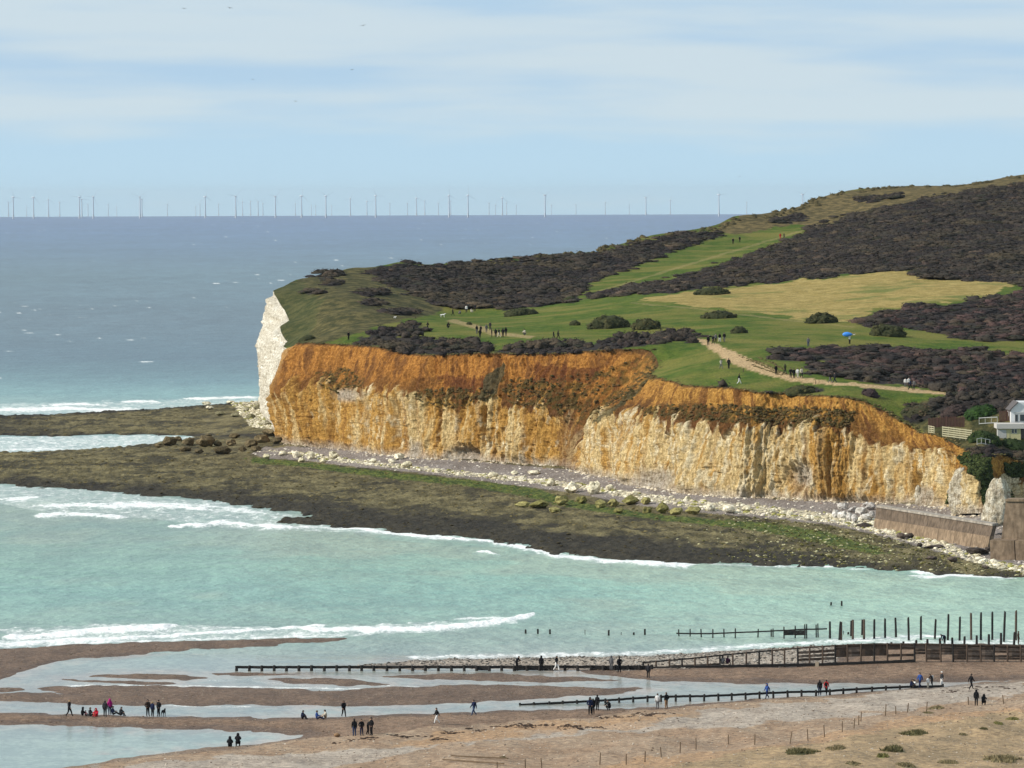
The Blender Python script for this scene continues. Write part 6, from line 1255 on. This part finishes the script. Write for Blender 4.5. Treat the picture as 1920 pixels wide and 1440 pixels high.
for x, y, w_, D, lb in GUL:
    o = bpy.data.objects.new('gull', GM); COL.objects.link(o); o.location = at_y(x, y, D); o.scale = (w_ * D / FPX / 1.3,) * 3; o.rotation_euler = (rnd.uniform(-.25, .1), rnd.uniform(-.3, .3), rnd.uniform(-.6, .6)); setmat(o, CM['charcoal'] if 'dark' in lb else CM['grey']); tag(o, lb, 'gull', 'gulls in flight')
# ================================================================== built things on the right, wind farm
def concrete(name, c):
    k = NT(name, 0.9, 0.15); a = k.noise(0.8, 4.0, 0.65); b = k.noise(2.5, 3.0, 0.6, stretch=(1, 1, 0.08))
    q = k.mix(k.rng(a, 0.35, 0.65), tuple(x * .75 for x in c), tuple(x * 1.2 for x in c)); q = k.mix(0.7, q, k.mix(k.rng(b, 0.35, 0.62), (0.66, 0.63, 0.60), (1.10, 1.08, 1.06)), 'MULTIPLY'); k.col(q); k.bump(a, 0.4, 0.1); return k.m
M_CONU = concrete('stained_concrete', (0.135, 0.104, 0.078)); M_CONL = concrete('sandy_concrete', (0.23, 0.172, 0.118)); M_COP = concrete('grey_coping', (0.34, 0.31, 0.27)); M_CONR = concrete('brown_concrete', (0.20, 0.15, 0.105))
def quadprism(name, a0, a1, b0, b1, depth, mat, parent):
    """panel: front face a0,a1 (bottom) b0,b1 (top), thickened away from the viewer along depth vector; bevelled edges"""
    V = [a0, a1, b1, b0]; V = [Vector(v) for v in V]; D = Vector(depth); V += [v + D for v in V]
    me = bpy.data.meshes.new(name); me.from_pydata([tuple(v - (parent.location if parent else Vector())) for v in V], [], [(3, 2, 1, 0), (4, 5, 6, 7), (0, 1, 5, 4), (1, 2, 6, 5), (2, 3, 7, 6), (3, 0, 4, 7)])
    me.materials.append(mat); me.update(); return link(name, me, parent)
# long low sea wall: foot line and top line
A0 = Vector(at_z(1637, 990, 0.7)); A1 = Vector(at_z(1849, 1028, 0.7)); 
T0 = Vector(at_y(1643, 951, A0.y + 1.2)); T1 = Vector(at_y(1862, 986, A1.y + 1.2)); 
M0 = A0.lerp(T0, 0.46); M1 = A1.lerp(T1, 0.52)
wl_ = thing('sea_wall', 'long low concrete sea wall in two tiers below the cliff end', 'sea wall', tuple(A0))
NP = 7; dv = Vector((0.7, 1.1, 0)); gap = 0.0009
for i in range(NP):
    u0, u1 = i / NP + gap, (i + 1) / NP - gap; dn = Vector((0, 0, -1.2))
    quadprism('lower_panel', A0.lerp(A1, u0) + dn, A0.lerp(A1, u1) + dn, M0.lerp(M1, u0), M0.lerp(M1, u1), dv * 1.2, M_CONL, wl_)
    sb_ = Vector((0.12, 0.22, 0.0)); quadprism('upper_panel', M0.lerp(M1, u0) + sb_, M0.lerp(M1, u1) + sb_, T0.lerp(T1, u0), T0.lerp(T1, u1), dv, M_CONU, wl_)
    up = Vector((0, 0, 0.32)); ov = Vector((-0.12, -0.2, 0.004)); quadprism('coping', T0.lerp(T1, u0) + ov, T0.lerp(T1, u1) + ov, T0.lerp(T1, u0) + ov + up, T0.lerp(T1, u1) + ov + up, dv * 1.6, M_COP, wl_)
# tall corner bastion
B0 = Vector(at_z(1857, 1050, 0.4)); B1 = B0 + Vector((22, -6.0, -0.2))
bs = thing('sea_wall', 'tall brown concrete sea wall block at the right edge', 'sea wall', tuple(B0))
m0 = Vector(at_y(1855, 1013, B0.y + .8)); m1 = m0 + Vector((22, -6.0, 0)); q0 = Vector(at_y(1876, 1010, B0.y + 3.2)); q1 = q0 + Vector((22, -6.0, 0)); t0 = Vector(at_y(1885, 940, B0.y + 4.2)); t1 = t0 + Vector((22, -6, 0))
for i in range(6):
    u0, u1 = i / 6 + .003, (i + 1) / 6 - .003; dn = Vector((0, 0, -1.2))
    quadprism('lower_panel', B0.lerp(B1, u0) + dn, B0.lerp(B1, u1) + dn, m0.lerp(m1, u0), m0.lerp(m1, u1), Vector((1.2, 4, 0)), M_CONR, bs)
    quadprism('upper_panel', q0.lerp(q1, u0) + Vector((0, 0, -.5)), q0.lerp(q1, u1) + Vector((0, 0, -.5)), t0.lerp(t1, u0), t0.lerp(t1, u1), Vector((1, 3, 0)), M_CONR, bs)
    quadprism('coping', t0.lerp(t1, u0) + Vector((-.1, -.25, .004)), t0.lerp(t1, u1) + Vector((-.1, -.25, .004)), t0.lerp(t1, u0) + Vector((-.1, -.25, .35)), t0.lerp(t1, u1) + Vector((-.1, -.25, .35)), Vector((1.2, 3.4, 0)), M_CONL, bs)
for i in range(8):
    u = i / 7; p = t0.lerp(t1, u) + Vector((.3, .3, .35)); o = new_mesh('railing_post', *box_arr(-.03, .03, -.03, .03, 0, 1.0), M_OLD, smooth=False, parent=bs); o.location = p - bs.location
for h in (0.5, 0.98):
    a, b = t0 + Vector((.3, .3, .35 + h)), t1 + Vector((.3, .3, .35 + h)); plank(bs, a, b, .05, .06, M_OLD, 'rail')
# chalk buttress standing in front of the ivy gully
def buttress(px, pyb, pyt, wpx, label, seed, zb):
    p = Vector(at_z(px, pyb, zb)); s = p.y / FPX; h = (pyb - pyt) * s; w_ = wpx * s / 2
    nr, nc = 40, 44; z = np.linspace(0, 1, nr)[:, None]; a = np.linspace(0, 2 * np.pi, nc, endpoint=False)[None]
    prof = np.interp(z, [0, .08, .3, .55, .8, .93, 1.0], [0.72, 0.86, 1.0, 0.97, 0.86, 0.66, 0.25] if seed != 8.0 else [1.0, 1.05, 1.0, 0.86, 0.66, 0.5, 0.3])
    r = prof * (1 + 0.26 * noise(np.cos(a) * 1.8 + seed, np.sin(a) * 1.8, z * 3) + 0.16 * noise(np.cos(a) * 5 + seed, np.sin(a) * 5, z * 9))
    X = np.cos(a) * r * w_; Y = np.sin(a) * r * w_ * 0.8; Z = z * h + 0.05 * h * noise(np.cos(a) * 2, np.sin(a) * 2, z * 4 + seed) - .4
    V = np.stack([X, Y, Z], -1).reshape(-1, 3); i = np.arange(nr - 1)[:, None] * nc + np.arange(nc)[None]; j = np.arange(nr - 1)[:, None] * nc + (np.arange(nc)[None] + 1) % nc
    F = np.stack([i, j, j + nc, i + nc], -1).reshape(-1, 4)
    c_ = lerp(P3(0.64, 0.58, 0.45), P3(0.82, 0.78, 0.66), sstep(-.3, .4, noise(V[:, 0] * 1.2, V[:, 1] * 1.2, V[:, 2] * 2.0))[:, None]); c_ = lerp(c_, P3(0.5, 0.44, 0.36), (sstep(.2, .5, noise(V[:, 0] * .8, V[:, 1], V[:, 2] * .6 + 4)))[:, None] * .6)
    o = new_mesh('chalk_buttress', V, F, M_CLIFF, {'col': c_}); o.location = p; return tag(o, label, 'rock', 'chalk buttresses at the cliff end')
buttress(1808, 960, 873, 56, 'broad cream chalk buttress above the sea wall, ivy on its right', 1.0, 3.2)
buttress(1722, 949, 905, 13, 'slim chalk pillar standing in a dark cleft behind the wall end', 4.0, 2.2)
buttress(1873, 980, 892, 58, 'rough cream chalk wedge between the ivy gully and the tall concrete block', 8.0, 3.2)
# cream cottage cut by the right edge
HB = Vector(at_land(1893, 826)); hs_ = HB.y / FPX
M_CREAM = plain('cream_render', (0.52, 0.48, 0.27), 0.9, 0.1, 0.06); M_WHITE = plain('white_render', (0.62, 0.63, 0.64), 0.9, 0.1, 0.06); M_ROOFW = plain('pale_felt_roof', (0.50, 0.48, 0.45), 0.9, 0.1, 0.12); M_SLATE = plain('grey_slate', (0.10, 0.09, 0.09), 0.8, 0.2, 0.2); M_GLASS = plain('dark_glass', (0.03, 0.035, 0.04), 0.15, 0.5, 0.1); M_SHED = plain('grey_boards', (0.46, 0.46, 0.44), 0.9, 0.1, 0.15); M_RUST = plain('rusty_fence', (0.10, 0.055, 0.045), 0.9, 0.1, 0.3); M_PALE = plain('pale_fence', (0.42, 0.39, 0.26), 0.9, 0.1, 0.15)
def bx_part(name, parent, x0, x1, y0, y1, z0, z1, m): return new_mesh(name, *box_arr(x0, x1, y0, y1, z0, z1), m, smooth=False, parent=parent)
def X_(px): return (px - 1893) * hs_
def Z_(py): return (823 - py) * hs_
ct = thing('cottage', 'cream and white flat roofed cottage annexe on the brink at the right edge', 'cottage', tuple(HB))
w1_ = bx_part('wall', ct, X_(1873), X_(1914), 0, 4, -.6, Z_(803), M_CREAM); bx_part('board_wall', ct, X_(1870.5), X_(1887), -.05, 1.2, -.6, Z_(805), M_SHED)
bx_part('roof', ct, X_(1868.5), X_(1922), -.35, 4.3, Z_(803), Z_(794), M_ROOFW)
for x in (1897, 1902.5):
    f = bx_part('window', ct, X_(x), X_(x + 4.2), -.06, .02, Z_(812), Z_(803.6), M_WHITE); bx_part('pane', f, X_(x + .5), X_(x + 3.7), -.08, -.04, Z_(811.2), Z_(804.4), M_GLASS)
bx_part('door', ct, X_(1888), X_(1893), -.04, .02, -.1, Z_(805), M_CREAM); bx_part('dark_end', ct, X_(1914), X_(1945), .6, 4, -.6, Z_(805), M_SLATE)
ho = thing('house', 'white gabled house rising behind the cream annexe', 'house', tuple(HB + Vector((0, 4.6, 0))))
bx_part('wall', ho, X_(1901), X_(1950), 0, 7, -.5, Z_(770), M_WHITE)
me_v = np.array([(X_(1901), 0, Z_(770)), (X_(1914), 0, Z_(756)), (X_(1950), 0, Z_(756)), (X_(1950), 0, Z_(770)), (X_(1901), 7, Z_(770)), (X_(1914), 7, Z_(756)), (X_(1950), 7, Z_(756)), (X_(1950), 7, Z_(770))])
new_mesh('gable', me_v, np.array([(0, 3, 2, 1), (4, 5, 6, 7), (0, 1, 5, 4), (1, 2, 6, 5)]), M_WHITE, smooth=False, parent=ho)
rf = np.array([(X_(1897.5), -.3, Z_(770.5)), (X_(1914), -.3, Z_(754.5)), (X_(1914), 7.3, Z_(754.5)), (X_(1897.5), 7.3, Z_(770.5))]); rf = np.vstack([rf, rf + np.array([0.05, 0, -.18])])
new_mesh('roof', rf, np.array([(0, 1, 2, 3), (7, 6, 5, 4), (0, 4, 5, 1), (1, 5, 6, 2), (2, 6, 7, 3), (3, 7, 4, 0)]), M_SLATE, smooth=False, parent=ho)
f = bx_part('window', ho, X_(1908), X_(1914.5), -.06, .02, Z_(793), Z_(778), M_SHED); bx_part('pane', f, X_(1908.8), X_(1913.7), -.08, -.04, Z_(792), Z_(779), M_GLASS); bx_part('band', ho, X_(1906), X_(1950), -.1, .02, Z_(776.5), Z_(774.5), M_SHED)
f = bx_part('window', ho, X_(1917), X_(1930), -.06, .02, Z_(792), Z_(778), M_SHED); bx_part('pane', f, X_(1918), X_(1929), -.08, -.04, Z_(791), Z_(779), M_GLASS)
# fences on the slope beside the cottage
def fence(x0, y0, x1, y1, hpx, nposts, nrails, label, m, w_=0.09, boards=False, name='rail_fence'):
    a = at_land(x0, y0); b = at_land(x1, y1); g = thing(name, label, 'fence', tuple(a)); P_ = []
    for i in range(nposts):
        u = i / (nposts - 1); q = lerp(a, b, u); q[2] = max(land_fast(q[0], q[1]), lerp(a[2], b[2], u)); P_.append(Vector(q)); h = hpx * q[1] / FPX
        post(g, Vector(q) - Vector((0, 0, .1)), w_ * 1.3, h + .1, m, .01)
    for i in range(nposts - 1):
        h = hpx * P_[i].y / FPX
        if boards:
            n = 6
            for j in range(n):
                q = P_[i].lerp(P_[i + 1], (j + .5) / n); o = bpy.data.objects.new('board', rnd.choice(POSTS)); COL.objects.link(o); setmat(o, m); o.parent = g; o.location = q - g.location + Vector((0, -.1, 0)); o.scale = ((P_[i + 1] - P_[i]).length / n * .95, .04, h * rnd.uniform(.93, 1.02))
        else:
            for j in range(nrails):
                z = h * (0.12 + 0.80 * j / max(1, nrails - 1)); plank(g, P_[i] + Vector((0, -.1, z)), P_[i + 1] + Vector((0, -.1, z)), .05, h * .09 + .03, m, 'rail')
    return g
fence(1767, 822, 1822, 826, 20, 6, 5, 'pale five railed fence on the brink left of the cottage', M_PALE)
fence(1741, 818, 1752, 819, 14, 3, 4, 'short piece of pale rail fence left of the longer one', M_PALE)
fence(1741, 803, 1808, 801, 19, 5, 0, 'dark brown board fence behind the pale rails', M_RUST, boards=True, name='board_fence')
fence(1836, 796, 1870, 796, 13, 4, 2, 'low grey railing leading to the cottage roof', M_SHED, .07)
fence(1832, 834, 1856, 836, 12, 4, 2, 'dim grey rail fence in the thicket below the cottage', M_SHED, .08)
fence(1874, 792, 1900, 790, 20, 3, 0, 'rust brown board screen left of the white house', M_RUST, boards=True, name='board_fence')
for x, y, l in ((1529.5, 720, 'short marker post beside the narrow path'), (1394, 698, 'short marker post below the wide part of the path')):
    p = at_land(x, y); o = post(None, p - np.array([0, 0, .1]), .15, 8 * p[1] / FPX, M_OLD, .02, 'marker_post'); tag(o, l, 'post')
# wind farm far beyond the horizon line
M_TURB = plain('turbine_grey', (0.50, 0.56, 0.62), 0.6, 0.2, 0.03, 0.01); M_YEL = plain('transition_grey', (0.50, 0.54, 0.58), 0.6, 0.2, 0.05, .1)
def cyl(r0, r1, z0, z1, n=12):
    a = np.linspace(0, 2 * np.pi, n, endpoint=False); V = np.vstack([np.c_[np.cos(a) * r0, np.sin(a) * r0, np.full(n, z0)], np.c_[np.cos(a) * r1, np.sin(a) * r1, np.full(n, z1)]])
    return V, np.array([(i, (i + 1) % n, n + (i + 1) % n, n + i) for i in range(n)])
def as_me(name, V, F, m): o = new_mesh(name, V, F, m); me = o.data; bpy.data.objects.remove(o); return me
T_T = as_me('tower', *cyl(2.6, 1.7, 14, 79), M_TURB); T_P = as_me('transition_piece', *cyl(3.1, 3.1, -8, 15), M_YEL)
T_N = as_me('nacelle', *box_arr(-2.0, 2.0, -4, 7, 78.5, 83), M_TURB); nv_, nf2 = ICO1; T_H = as_me('hub', nv_ * 2.1 + np.array([0, -5.5, 80.7]), nf2, M_TURB)
bl = []
for z, c_, t_ in ((1.5, .5, .5), (8, .8, .35), (20, .6, .2), (32, .4, .12), (40, .15, .06)): bl += [(-c_ * .4, -t_ / 2, z), (c_ * .6, -t_ / 2, z), (c_ * .6, t_ / 2, z), (-c_ * .4, t_ / 2, z)]
bf = [(j * 4 + i, j * 4 + (i + 1) % 4, j * 4 + 4 + (i + 1) % 4, j * 4 + 4 + i) for j in range(4) for i in range(4)]
T_B = as_me('blade', np.array(bl), np.array(bf), M_TURB)
far = dict(a=17500, b=21500, c=26500, d=31500, e=36500)
TL = [(16, 'c'), (25, 'a'), (50, 'e'), (63, 'a'), (91, 'b'), (112, 'c'), (149, 'a'), (153.5, 'b'), (165, 'd'), (175, 'a'), (203, 'd'), (219, 'e'), (262.5, 'a'), (266, 'b'), (314, 'd'), (367, 'e'), (375, 'd'), (385, 'a'), (410, 'd'), (442, 'a'), (455, 'c'), (470, 'c'), (484, 'c'), (493, 'd'), (516.5, 'a'), (554, 'd'), (565.5, 'a'), (584, 'e'), (592, 'e'), (611, 'a'), (622, 'e'), (657, 'b'), (688, 'c'), (704.5, 'a'), (731, 'd'), (764, 'd'), (781, 'b'), (796.5, 'c'), (822, 'd'), (842, 'a'), (845, 'c'), (877.5, 'a'), (917, 'd'), (929, 'e'), (942, 'b'), (950, 'd'), (968, 'e'), (1022, 'a'), (1034, 'e'), (1080, 'e'), (1135, 'd'), (1180, 'e'), (1211, 'b'), (1257, 'c'), (1348, 'a'), (1400, 'd'), (1505, 'a')]
for i, (x, q) in enumerate(TL):
    D = far[q] * rnd.uniform(.98, 1.02); p = at_y(x, 403, D); lb = 'pale wind turbine on the sea horizon, ' + ORD[i] + ' from the left'
    t = thing('wind_turbine', lb, 'wind turbine', (p[0], D, -D * D / (2 * REARTH)), rnd.uniform(.2, .9), 'wind turbines along the horizon')
    for n_, me in (('transition_piece', T_P), ('tower', T_T), ('nacelle', T_N), ('hub', T_H)): link(n_, me, t)
    a = rnd.uniform(0, 2.1)
    for j in range(3):
        o = link('blade', T_B, t, (0, -5.6, 80.7)); o.rotation_euler = (0, a + j * 2 * math.pi / 3, 0)
# ================================================================== the air: far things fade towards the horizon
o = new_mesh('haze', *box_arr(-46000, 46000, -400, 50000, -200, 142), None, smooth=False); kind(o, 'stuff')
m = bpy.data.materials.new('haze_air'); m.use_nodes = True; nt = m.node_tree; nt.nodes.clear()
oo = nt.nodes.new('ShaderNodeOutputMaterial'); pv = nt.nodes.new('ShaderNodeVolumePrincipled'); pv.inputs['Color'].default_value = (0.78, 0.91, 1.0, 1); pv.inputs['Density'].default_value = 1.1e-5; pv.inputs['Anisotropy'].default_value = 0.2
nt.links.new(pv.outputs[0], oo.inputs['Volume']); o.data.materials.append(m)
